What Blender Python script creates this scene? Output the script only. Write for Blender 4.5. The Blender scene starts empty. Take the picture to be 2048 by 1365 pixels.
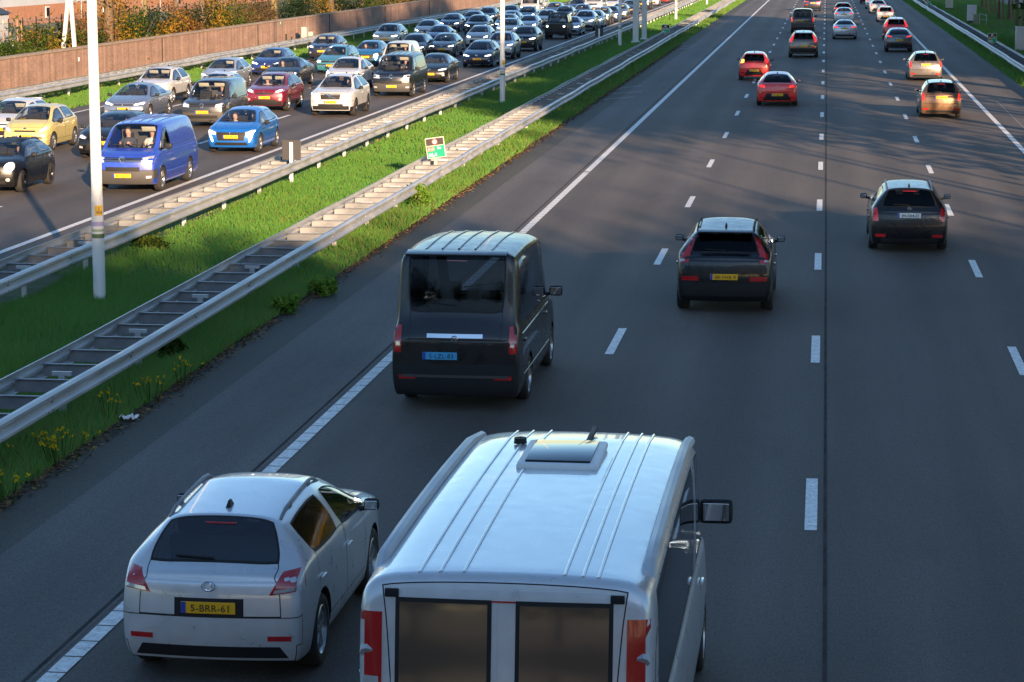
import bpy, bmesh, math, random
import numpy as np
from mathutils import Vector, Matrix
from mathutils.bvhtree import BVHTree
R = math.radians
rng = random.Random(7)
nrg = np.random.default_rng(11)
sc = bpy.context.scene
COL = sc.collection

# ------------------------------------------------------------------ camera
cam_d = bpy.data.cameras.new('camera')
cam = bpy.data.objects.new('camera', cam_d)
COL.objects.link(cam)
cam.location = (0, 0, 6.9)
cam.rotation_euler = (R(90 - 9.170), 0, R(7.227))
cam_d.sensor_width = 36
cam_d.lens = 36 * 4900 / 2048
cam_d.clip_start = 0.5
cam_d.clip_end = 6000
sc.camera = cam

# ------------------------------------------------------------------ sky and sun
SUN_EL, SUN_ROT = 12.0, 158.0
wd = bpy.data.worlds.new('World')
sc.world = wd
wd.use_nodes = True
nt = wd.node_tree
sky = nt.nodes.new('ShaderNodeTexSky')
sky.sky_type = 'NISHITA'
sky.sun_disc = False
sky.sun_elevation = R(SUN_EL)
sky.sun_rotation = R(SUN_ROT)
sky.air_density = 1.0
sky.dust_density = 0.3
sky.ozone_density = 3.0
bg = nt.nodes['Background']
nt.links.new(sky.outputs[0], bg.inputs[0])
bg.inputs[1].default_value = 0.10
sun_d = bpy.data.lights.new('sun', 'SUN')
sun_d.energy = 5.0
sun_d.angle = R(0.5)
sun_d.color = (1.0, 0.69, 0.43)
sun = bpy.data.objects.new('sun', sun_d)
COL.objects.link(sun)
SD = Vector((math.sin(R(SUN_ROT)) * math.cos(R(SUN_EL)), math.cos(R(SUN_ROT)) * math.cos(R(SUN_EL)), math.sin(R(SUN_EL))))
sun.rotation_euler = SD.to_track_quat('Z', 'Y').to_euler()
sun.location = SD * 60
sc.view_settings.view_transform = 'Standard'
sc.view_settings.look = 'None'
sc.view_settings.exposure = 1.5
sc.view_settings.gamma = 1.0
sc.cycles.max_bounces = 6
sc.cycles.transparent_max_bounces = 12

# ------------------------------------------------------------------ helpers
def link(o, parent=None):
    COL.objects.link(o)
    if parent: o.parent = parent
    return o

def tag(o, label, cat, group=None):
    o['label'] = label; o['category'] = cat
    if group: o['group'] = group
    return o

def struct(o, kind='structure'):
    o['kind'] = kind
    return o

def empty(name, loc=(0, 0, 0), rz=0):
    o = bpy.data.objects.new(name, None)
    o.empty_display_size = 0.3
    o.location = loc; o.rotation_euler = (0, 0, rz)
    return link(o)

class MB:
    """collects shapes into one mesh"""
    def __init__(s): s.v = []; s.f = []; s.m = []
    def add(s, v, f, m=0):
        n = len(s.v); s.v += [tuple(p) for p in v]
        s.f += [tuple(i + n for i in q) for q in f]; s.m += [m] * len(f)
    def box(s, c, d, m=0, rot=None, taper=1.0):
        x, y, z = (k / 2 for k in d); t = taper
        p = [Vector(q) for q in ((-x, -y, -z), (x, -y, -z), (x, y, -z), (-x, y, -z), (-x * t, -y * t, z), (x * t, -y * t, z), (x * t, y * t, z), (-x * t, y * t, z))]
        if rot is not None: p = [rot @ q for q in p]
        c = Vector(c)
        s.add([q + c for q in p], [(0, 3, 2, 1), (4, 5, 6, 7), (0, 1, 5, 4), (1, 2, 6, 5), (2, 3, 7, 6), (3, 0, 4, 7)], m)
    def cbox(s, c, d, b, m=0, rot=None):
        """box with chamfered edges"""
        x, y, z = (k / 2 for k in d); c = Vector(c)
        bm = bmesh.new()
        bmesh.ops.create_cube(bm, size=1)
        for q in bm.verts: q.co = Vector((q.co.x * d[0], q.co.y * d[1], q.co.z * d[2]))
        bmesh.ops.bevel(bm, geom=bm.edges[:] + bm.verts[:], offset=b, segments=2, affect='EDGES', profile=0.6)
        bm.verts.index_update()
        s.add([(rot @ q.co if rot is not None else q.co) + c for q in bm.verts], [[w.index for w in g.verts] for g in bm.faces], m)
        bm.free()
    def tube(s, pts, rad, n=8, m=0, caps=True):
        pts = [Vector(p) for p in pts]
        if not isinstance(rad, (list, tuple)): rad = [rad] * len(pts)
        b = len(s.v); prev = None
        for i, p in enumerate(pts):
            t = (pts[min(i + 1, len(pts) - 1)] - pts[max(i - 1, 0)]).normalized()
            if prev is None:
                a = t.orthogonal().normalized()
            else:
                a = (prev - t * prev.dot(t)); a = a.normalized() if a.length > 1e-6 else t.orthogonal().normalized()
            prev = a; c = t.cross(a)
            for k in range(n):
                an = 2 * math.pi * k / n
                s.v.append(tuple(p + (a * math.cos(an) + c * math.sin(an)) * rad[i]))
        for i in range(len(pts) - 1):
            for k in range(n):
                k2 = (k + 1) % n
                s.f.append((b + i * n + k, b + i * n + k2, b + (i + 1) * n + k2, b + (i + 1) * n + k)); s.m.append(m)
        if caps:
            s.f.append(tuple(b + k for k in range(n - 1, -1, -1))); s.m.append(m)
            s.f.append(tuple(b + (len(pts) - 1) * n + k for k in range(n))); s.m.append(m)
    def lathe(s, prof, n=24, axis='x', c=(0, 0, 0), m=0, mats=None):
        """profile (offset along axis, radius)"""
        b = len(s.v)
        for (u, r) in prof:
            for k in range(n):
                a = 2 * math.pi * k / n
                q = (u, r * math.cos(a), r * math.sin(a)) if axis == 'x' else ((r * math.cos(a), r * math.sin(a), u) if axis == 'z' else (r * math.cos(a), u, r * math.sin(a)))
                s.v.append((q[0] + c[0], q[1] + c[1], q[2] + c[2]))
        for i in range(len(prof) - 1):
            for k in range(n):
                k2 = (k + 1) % n
                s.f.append((b + i * n + k, b + i * n + k2, b + (i + 1) * n + k2, b + (i + 1) * n + k)); s.m.append(mats[i] if mats else m)
    def build(s, name, mats, parent=None, smooth=False, angle=40):
        me = bpy.data.meshes.new(name)
        me.from_pydata(s.v, [], s.f)
        if not isinstance(mats, (list, tuple)): mats = [mats]
        for q in mats: me.materials.append(q)
        me.polygons.foreach_set('material_index', s.m)
        if smooth:
            me.polygons.foreach_set('use_smooth', [True] * len(me.polygons))
            me.set_sharp_from_angle(angle=R(angle))
        me.update()
        return link(bpy.data.objects.new(name, me), parent)

def bulk(name, V, F, mats, mi=None, parent=None):
    """numpy mesh: V (n,3), F (m,k) with constant k"""
    me = bpy.data.meshes.new(name)
    n, m, k = len(V), len(F), F.shape[1]
    me.vertices.add(n); me.vertices.foreach_set('co', V.astype(np.float32).ravel())
    me.loops.add(m * k); me.loops.foreach_set('vertex_index', F.astype(np.int32).ravel())
    me.polygons.add(m); me.polygons.foreach_set('loop_start', np.arange(0, m * k, k, dtype=np.int32))
    me.polygons.foreach_set('loop_total', np.full(m, k, dtype=np.int32))
    for q in (mats if isinstance(mats, (list, tuple)) else [mats]): me.materials.append(q)
    if mi is not None: me.polygons.foreach_set('material_index', np.asarray(mi, dtype=np.int32))
    me.update(calc_edges=True)
    return link(bpy.data.objects.new(name, me), parent)

def copy_tree(o, parent=None):
    c = o.copy(); COL.objects.link(c); c.parent = parent
    for ch in o.children: copy_tree(ch, c)
    return c

# ------------------------------------------------------------------ materials
def mat(name, col, rough=0.6, metal=0.0, coat=0.0, emit=None, es=0.0, var=0.0, vscale=3.0, rvar=0.0, spec=0.5, stretch=None, bump=0.0, bscale=60, det=6):
    m = bpy.data.materials.new(name); m.use_nodes = True
    t = m.node_tree; p = t.nodes['Principled BSDF']
    p.inputs['Base Color'].default_value = (*col, 1)
    p.inputs['Roughness'].default_value = rough
    p.inputs['Metallic'].default_value = metal
    p.inputs['Coat Weight'].default_value = coat
    p.inputs['Coat Roughness'].default_value = 0.05
    p.inputs['Specular IOR Level'].default_value = spec
    if emit:
        p.inputs['Emission Color'].default_value = (*emit, 1)
        p.inputs['Emission Strength'].default_value = es
    if var or rvar or bump:
        tc = t.nodes.new('ShaderNodeTexCoord')
        mp = t.nodes.new('ShaderNodeMapping')
        t.links.new(tc.outputs['Object'], mp.inputs[0])
        if stretch: mp.inputs['Scale'].default_value = stretch
    if var or rvar:
        n = t.nodes.new('ShaderNodeTexNoise'); n.inputs['Scale'].default_value = vscale; n.inputs['Detail'].default_value = det
        t.links.new(mp.outputs[0], n.inputs['Vector'])
        r = t.nodes.new('ShaderNodeMapRange')
        t.links.new(n.outputs[0], r.inputs[0])
        r.inputs[1].default_value = 0.3; r.inputs[2].default_value = 0.7
        if var:
            r.inputs[3].default_value = 1 - var; r.inputs[4].default_value = 1 + var
            mx = t.nodes.new('ShaderNodeMix'); mx.data_type = 'RGBA'; mx.blend_type = 'MULTIPLY'
            mx.inputs[0].default_value = 1
            mx.inputs[6].default_value = (*col, 1)
            t.links.new(r.outputs[0], mx.inputs[7])
            t.links.new(mx.outputs[2], p.inputs['Base Color'])
        if rvar:
            r2 = t.nodes.new('ShaderNodeMapRange'); t.links.new(n.outputs[0], r2.inputs[0])
            r2.inputs[1].default_value = 0.3; r2.inputs[2].default_value = 0.7
            r2.inputs[3].default_value = max(0.02, rough - rvar); r2.inputs[4].default_value = rough + rvar
            t.links.new(r2.outputs[0], p.inputs['Roughness'])
    if bump:
        n2 = t.nodes.new('ShaderNodeTexNoise'); n2.inputs['Scale'].default_value = bscale; n2.inputs['Detail'].default_value = 4
        t.links.new(mp.outputs[0], n2.inputs['Vector'])
        b = t.nodes.new('ShaderNodeBump'); b.inputs['Strength'].default_value = bump; b.inputs['Distance'].default_value = 0.02
        t.links.new(n2.outputs[0], b.inputs['Height']); t.links.new(b.outputs[0], p.inputs['Normal'])
    return m

def paint(name, col, metal=0.0, rough=0.32):
    return mat('paint ' + name, col, rough=rough, metal=metal, coat=0.8, rvar=0.06, vscale=6, var=0.05)

PAINT = {
    'yellow': paint('yellow', (0.50, 0.43, 0.16)), 'black': mat('paint black', (0.006, 0.0065, 0.008), rough=.3, coat=.35, rvar=.06, vscale=6),
    'blue': paint('blue', (0.022, 0.060, 0.42)), 'bright blue': paint('bright blue', (0.010, 0.13, 0.50), 0.2),
    'navy': paint('navy', (0.012, 0.022, 0.060), 0.2), 'dark blue': paint('dark blue', (0.015, 0.035, 0.16), 0.2),
    'mid blue': paint('mid blue', (0.012, 0.11, 0.26), 0.2),
    'silver': paint('silver', (0.42, 0.45, 0.50), 0.55), 'pale silver': paint('pale silver', (0.60, 0.62, 0.64), 0.35),
    'blue grey': paint('blue grey', (0.19, 0.23, 0.31), 0.5), 'white': paint('white', (0.52, 0.52, 0.515)),
    'burgundy': paint('burgundy', (0.17, 0.008, 0.025), 0.2), 'teal': paint('teal', (0.045, 0.20, 0.26), 0.2),
    'grey': paint('grey', (0.095, 0.10, 0.11), 0.4), 'dark grey': paint('dark grey', (0.035, 0.037, 0.042), 0.3),
    'brown grey': paint('brown grey', (0.15, 0.135, 0.13), 0.4), 'taupe': paint('taupe', (0.17, 0.14, 0.115), 0.4),
    'red': paint('red', (0.70, 0.026, 0.022)), 'orange red': paint('orange red', (0.42, 0.045, 0.02)),
    'bronze': paint('bronze', (0.19, 0.105, 0.055), 0.5),
    'cream': paint('cream', (0.50, 0.48, 0.41)), 'dark green': paint('dark green', (0.012, 0.028, 0.025), 0.2),
}
def camo():
    m = mat('paint camouflage', (0.03, 0.04, 0.025), rough=0.6)
    t = m.node_tree; p = t.nodes['Principled BSDF']
    tc = t.nodes.new('ShaderNodeTexCoord'); n = t.nodes.new('ShaderNodeTexNoise')
    n.inputs['Scale'].default_value = 1.6; n.inputs['Detail'].default_value = 2
    t.links.new(tc.outputs['Object'], n.inputs['Vector'])
    r = t.nodes.new('ShaderNodeValToRGB'); r.color_ramp.interpolation = 'CONSTANT'
    r.color_ramp.elements[0].color = (0.010, 0.010, 0.010, 1)
    r.color_ramp.elements[1].position = 0.42; r.color_ramp.elements[1].color = (0.028, 0.045, 0.024, 1)
    e = r.color_ramp.elements.new(0.56); e.color = (0.045, 0.028, 0.018, 1)
    t.links.new(n.outputs[0], r.inputs[0]); t.links.new(r.outputs[0], p.inputs['Base Color'])
    return m
PAINT['camouflage'] = camo()

def glass(name, tint, fres=1.0, f0=.10):
    m = bpy.data.materials.new(name); m.use_nodes = True
    t = m.node_tree; t.nodes.remove(t.nodes['Principled BSDF'])
    out = t.nodes['Material Output']
    tr = t.nodes.new('ShaderNodeBsdfTransparent'); tr.inputs[0].default_value = (*tint, 1)
    gl = t.nodes.new('ShaderNodeBsdfGlossy'); gl.inputs['Roughness'].default_value = 0.04
    gl.inputs[0].default_value = (0.92, 0.95, 1, 1)
    ge = t.nodes.new('ShaderNodeNewGeometry'); dt = t.nodes.new('ShaderNodeVectorMath'); dt.operation = 'DOT_PRODUCT'
    t.links.new(ge.outputs['Normal'], dt.inputs[0]); t.links.new(ge.outputs['Incoming'], dt.inputs[1])
    def mth(op, a, b=None, c=None):
        n = t.nodes.new('ShaderNodeMath'); n.operation = op; n.use_clamp = op == 'MULTIPLY_ADD'
        for k, x in enumerate((a, b, c)):
            if x is None: continue
            if isinstance(x, (int, float)): n.inputs[k].default_value = x
            else: t.links.new(x, n.inputs[k])
        return n
    ab = mth('ABSOLUTE', dt.outputs['Value']); om = mth('SUBTRACT', 1.0, ab.outputs[0]); pw = mth('POWER', om.outputs[0], 4.0)
    mu = mth('MULTIPLY_ADD', pw.outputs[0], .75 * fres, f0)
    mx = t.nodes.new('ShaderNodeMixShader')
    t.links.new(mu.outputs[0], mx.inputs[0]); t.links.new(tr.outputs[0], mx.inputs[1]); t.links.new(gl.outputs[0], mx.inputs[2])
    t.links.new(mx.outputs[0], out.inputs[0])
    return m
M = {}
M['glass'] = glass('car glass', (0.86, 0.89, 0.90), 1.1, .09)
M['dark_glass'] = glass('tinted glass', (0.13, 0.14, 0.15), 1.1, .015)
M['lens'] = mat('lamp lens', (0.55, 0.57, 0.60), rough=0.12, metal=0.4, coat=1)
M['lamp_on'] = mat('lamp lit white', (0.9, 0.9, 0.9), rough=0.2, emit=(1.0, 0.96, 0.88), es=5.0)
M['tail'] = mat('tail lens red', (0.42, 0.012, 0.015), rough=0.15, coat=1)
M['tail_on'] = mat('tail lamp lit', (0.5, 0.01, 0.01), rough=0.2, emit=(1.0, 0.03, 0.02), es=0.55)
M['amber'] = mat('indicator lit amber', (0.6, 0.25, 0.02), rough=0.2, emit=(1.0, 0.42, 0.03), es=4.0)
M['trim'] = mat('black plastic trim', (0.016, 0.016, 0.018), rough=0.6, rvar=0.1, spec=.3)
M['grey_trim'] = mat('weathered bumper plastic', (0.05, 0.048, 0.046), rough=0.6, var=0.1)
M['seam'] = mat('seam and rubber', (0.008, 0.008, 0.008), rough=0.7)
M['under'] = mat('underbody', (0.010, 0.010, 0.010), rough=0.9)
M['tyre'] = mat('tyre rubber', (0.022, 0.021, 0.020), rough=0.85, var=0.2, vscale=12)
M['rim'] = mat('alloy rim', (0.40, 0.41, 0.43), rough=0.3, metal=0.9)
M['dark_rim'] = mat('dark rim', (0.05, 0.05, 0.055), rough=0.35, metal=0.7)
M['chrome'] = mat('chrome', (0.75, 0.76, 0.78), rough=0.12, metal=1.0)
M['interior'] = mat('cabin dark cloth', (0.010, 0.011, 0.013), rough=0.85)
M['visor'] = mat('sun visor', (0.50, 0.46, 0.36), rough=0.8)
M['plate_y'] = mat('plate yellow', (0.80, 0.42, 0.015), rough=0.35)
M['plate_w'] = mat('plate white', (0.75, 0.75, 0.72), rough=0.35)
M['plate_b'] = mat('plate blue', (0.06, 0.35, 0.62), rough=0.35)
M['eu_blue'] = mat('plate eu blue', (0.02, 0.06, 0.38), rough=0.4)
M['ink'] = mat('black ink', (0.012, 0.012, 0.012), rough=0.5)
M['mirror'] = mat('mirror glass', (0.8, 0.82, 0.85), rough=0.03, metal=1.0)
M['skin'] = mat('skin', (0.50, 0.29, 0.21), rough=0.6)
M['hair'] = mat('hair', (0.03, 0.02, 0.014), rough=0.7)
M['cloth'] = mat('dark clothing', (0.05, 0.055, 0.07), rough=0.9, var=0.2, vscale=8)
M['cloth_w'] = mat('pale clothing', (0.5, 0.5, 0.48), rough=0.9, var=0.1)
M['galv'] = mat('galvanised steel', (0.50, 0.51, 0.52), rough=0.48, metal=0.45, var=0.16, vscale=1.2, rvar=0.12)
M['galv_d'] = mat('weathered galvanised steel', (0.26, 0.27, 0.285), rough=0.55, metal=0.4, var=0.25, vscale=2.5)
M['pole'] = mat('pale painted pole', (0.68, 0.67, 0.63), rough=0.5, var=0.07, vscale=2.0, stretch=(1, 1, 0.2))
M['white_paint'] = mat('white paint', (0.72, 0.72, 0.70), rough=0.5, var=0.05)
# ------------------------------------------------------------------ vehicles
# every car is lofted from its side profile: a cage of cross sections, smoothed, wheel arches cut, then split into panels
def lerp(a, b, t): return a + (b - a) * t

def shell(P):
    L, W, H = P['L'], P['W'], P['H']
    hw = W / 2
    c, h, r, d, e, b = P['c'], P['h'], P['r'], P['d'], P['e'], P['b']
    zb, zn, zc, zh, zr, zd, zt = P['zb'], P['zn'], P['zc'], P['zh'], P['zr'], P['zd'], P['zt']
    wr = P['wr']; Bf, Br = P.get('Bf', 0.16), P.get('Br', 0.10)
    fr = P.get('fr', [0.10, 0.02, 0.0, 0.04, 0.07, 0.10, 0.14])
    rr = P.get('rr', [0.10, 0.02, 0.0, 0.04, 0.06, 0.07, 0.08])
    a = max(c + 0.10, P.get('a', c + 0.22))
    sts = {0.0: 'n0', 0.10: 'n1', 0.36: 'n2', round(c * 0.66, 3): 'n3', c: 'c', a: 'a', (a + h) / 2: 'm', h: 'h', b: 'b1', b + 0.09: 'b2', (b + 0.09 + e) / 2: 'b3', e: 'e', r: 'r', (r + d) / 2: 'rm', d: 'd', L - 0.10: 't1', L: 't0'}
    if L - d > 0.5: sts[(d + L - 0.1) / 2] = 'dm'
    ks = []
    for s in sorted(sts):
        if ks and s - ks[-1] < 0.03 and sts[s] not in ('t0',): continue
        ks.append(s)
    if ks[-1] - ks[-2] < 0.05: ks.pop(-2)
    b0s, b1s = P['belt']
    def belt(s): return lerp(b0s, b1s, min(1, max(0, (s - c) / (L - c))))
    def pw(pts, s):
        for (x0, y0), (x1, y1) in zip(pts, pts[1:]):
            if s <= x1:
                t = (s - x0) / max(1e-6, x1 - x0); return lerp(y0, y1, t)
        return pts[-1][1]
    topline = [(0, zn), (c * 0.5, lerp(zn, zc, P.get('hoodk', 0.66))), (c, zc), (h, zh), (lerp(h, r, 0.3), H), (lerp(h, r, 0.62), lerp(H, zr, 0.35)), (r, zr), (d, zd), (L, zt)]
    def hwf(s):
        f = max(0, 1 - s / 0.9) ** 2 * P.get('df', 0.10); q = max(0, 1 - (L - s) / 0.8) ** 2 * P.get('dr', 0.07)
        return hw * (1 - f - q)
    def yy(s, k, xf):
        y = L / 2 - s
        y -= Bf * max(0, 1 - s / 0.7) * xf * xf + fr[k] * max(0, 1 - s / 0.5)
        y += Br * max(0, 1 - (L - s) / 0.5) * xf * xf + rr[k] * max(0, 1 - (L - s) / 0.35)
        return y
    def section(s):
        w = hwf(s); top = pw(topline, s)
        zs = belt(s)
        def hoodE6(z): return (w * 0.87, z - 0.035)
        def t_hood(z): return [(w * 0.76, z - 0.008), (w * 0.42, z + 0.005), (0, z + 0.012)]
        def roofE6(z): return (wr * (0.97 if s > e else 1), z - P.get('rail', 0.10))
        def t_roof(z): return [(wr * 0.86, z - 0.035), (wr * 0.5, z - 0.004), (0, z + 0.004)]
        if s <= c + 1e-6: q = 0
        elif s < h: q = (s - c) / (h - c)
        elif s <= r + 1e-6: q = 1
        elif s < d: q = 1 - (s - r) / (d - r)
        else: q = 0
        if q == 0: E6, T = hoodE6(top), t_hood(top)
        elif q == 1: E6, T = roofE6(top), t_roof(top)
        else:
            hz = hoodE6(zc if s < h else zd); ht = t_hood(zc if s < h else zd)
            rz = roofE6(zh if s < h else zr); rt_ = t_roof(zh if s < h else zr)
            E6 = (lerp(hz[0], rz[0], q), lerp(hz[1], rz[1], q)); T = [(lerp(u[0], v[0], q), lerp(u[1], v[1], q) + 0.03 * q * (1 - q) * 4 * (1 - u[0] / hw * 0.6)) for u, v in zip(ht, rt_)]
        zs = min(zs, E6[1] - 0.05)
        zl = zb + 0.30 * (zs - zb)
        E0 = (w * 0.94, zb); E1 = (w * 0.99, zb + 0.14); E2 = (w * 1.0, lerp(zb, zs, 0.60)); E3 = (w * 0.972, zs)
        if q > 0:
            E4 = (w * 0.945, min(zs + 0.04, E6[1] - 0.02))
            E5 = (lerp(E4[0], E6[0], 0.48) + 0.018, lerp(E4[1], E6[1], 0.5))
        else:
            E4 = (lerp(E3[0], E6[0], 0.35), lerp(E3[1], E6[1], 0.4)); E5 = (lerp(E3[0], E6[0], 0.7), lerp(E3[1], E6[1], 0.75))
        return w, [(0, zb), (w * 0.5, zb), (w * 0.82, zb), E0, E1, E2, E3, E4, E5, E6] + T
    bm = bmesh.new()
    slots = {}
    def slot(name, key=0):
        return slots.setdefault((name, key), len(slots))
    slot('body')
    rings = []
    for s in ks:
        w, pts = section(s)
        half = []
        for k, (x, z) in enumerate(pts):
            ek = min(6, max(0, k - 3))
            half.append((x, yy(s, ek, x / hw), z))
        rt = [bm.verts.new(p) for p in half]
        lf = [rt[0]] + [bm.verts.new((-p[0], p[1], p[2])) for p in half[1:-1]] + [rt[-1]]
        rings.append((rt, lf))
    crease = bm.edges.layers.float.new('crease_edge')
    panel = P.get('panel', False)
    clad = P.get('clad', 0)
    def classify(sm, k, side):
        if k <= 2: return slot('underside')
        if k == 3:
            if clad: return slot('sill')
            return slot('body')
        if k in (4, 5, 6):
            if sm < 0.36 and k == 4: return slot('bumper', 'f')
            if sm > L - 0.10 and k == 4: return slot('bumper', 'r')
            if a < sm < b: return slot('door', (side, 0))
            if b < sm < e and not P.get('three'): return slot('door', (side, 1))
            return slot('body')
        if k in (7, 8):
            if c < sm < b: return slot('side_window', (side, 0))
            if b + 0.09 < sm < e and not panel: return slot('side_window', (side, 1))
            return slot('body')
        if k == 9: return slot('bonnet') if 0.36 < sm < c and False else slot('body')
        if sm < c and sm > 0.10: return slot('bonnet')
        if c < sm < h: return slot('windscreen')
        if h < sm < r: return slot('roof')
        if r < sm < d: return slot('rear_window') if not P.get('blind_rear') else slot('tailgate')
        if sm > d and sm < L: return slot('tailgate')
        return slot('body')
    for i in range(len(ks) - 1):
        sm = (ks[i] + ks[i + 1]) / 2
        for side in (0, 1):
            A, B = rings[i][side], rings[i + 1][side]
            for k in range(12):
                q = (A[k], B[k], B[k + 1], A[k + 1])
                f = bm.faces.new(q if side == 0 else q[::-1])
                f.material_index = classify(sm, k, side)
    # caps
    for front in (True, False):
        rt, lf = rings[0] if front else rings[-1]
        rows = []
        s = 0 if front else L
        for j in range(7):
            if j == 0: row = [lf[3], lf[2], lf[1], rt[0], rt[1], rt[2], rt[3]]
            elif j == 6: row = [lf[9], lf[10], lf[11], rt[12], rt[11], rt[10], rt[9]]
            else:
                er, el = rt[3 + j], lf[3 + j]
                ins = []
                for xf in (-0.84, -0.46, 0, 0.46, 0.84):
                    ins.append(bm.verts.new((er.co.x * xf, yy(s, j, er.co.x * xf / hw), er.co.z)))
                row = [el] + ins + [er]
            rows.append(row)
        for j in range(6):
            for k in range(6):
                q = (rows[j][k], rows[j][k + 1], rows[j + 1][k + 1], rows[j + 1][k])
                f = bm.faces.new(q[::-1] if front else q)
                if j < 2: f.material_index = slot('bumper', 'f' if front else 'r')
                elif front: f.material_index = slot('body')
                else: f.material_index = slot('tailgate') if 0 < k < 5 else slot('body')
    bmesh.ops.recalc_face_normals(bm, faces=bm.faces)
    for ed in bm.edges:
        if len(ed.link_faces) == 2:
            m1, m2 = (f.material_index for f in ed.link_faces)
            names = {v: k for k, v in slots.items()}
            n1, n2 = names[m1][0], names[m2][0]
            if n1 != n2:
                gl = {'windscreen', 'rear_window', 'side_window'}
                if n1 in gl or n2 in gl: ed[crease] = 0.35
                if 'underside' in (n1, n2): ed[crease] = 0.5
    for ang in [P.get('crease')] if P.get('crease') else []:
        for ed in bm.edges:
            if len(ed.link_faces) == 2 and ed.calc_face_angle(0) > R(32): ed[crease] = max(ed[crease], ang)
    me = bpy.data.meshes.new('shell'); bm.to_mesh(me); bm.free()
    for _ in range(len(slots) + 1): me.materials.append(None)
    ob = bpy.data.objects.new('shell', me); COL.objects.link(ob)
    sb = ob.modifiers.new('s', 'SUBSURF'); sb.levels = 2; sb.render_levels = 2
    Rw = P['R']
    cb = bmesh.new()
    for ys in (L / 2 - P['wf'], L / 2 - P['wb']):
        for sx in (-1, 1):
            g = bmesh.ops.create_cone(cb, cap_ends=True, segments=28, radius1=Rw + 0.055, radius2=Rw + 0.055, depth=0.62)
            bmesh.ops.transform(cb, matrix=Matrix.Translation((sx * (hw + 0.02), ys, Rw)) @ Matrix.Rotation(R(90), 4, 'Y'), verts=g['verts'])
    for f in cb.faces: f.material_index = len(slots)
    cm = bpy.data.meshes.new('cut'); cb.to_mesh(cm); cb.free()
    for _ in range(len(slots) + 1): cm.materials.append(None)
    co = bpy.data.objects.new('cut', cm); COL.objects.link(co)
    bo = ob.modifiers.new('b', 'BOOLEAN'); bo.operation = 'DIFFERENCE'; bo.object = co; bo.solver = 'EXACT'
    dg = bpy.context.evaluated_depsgraph_get()
    out = bpy.data.meshes.new_from_object(ob.evaluated_get(dg))
    bpy.data.objects.remove(ob); bpy.data.objects.remove(co)
    bpy.data.meshes.remove(me); bpy.data.meshes.remove(cm)
    slots[('wheel_arch', 0)] = len(slots)
    return out, slots

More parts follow.
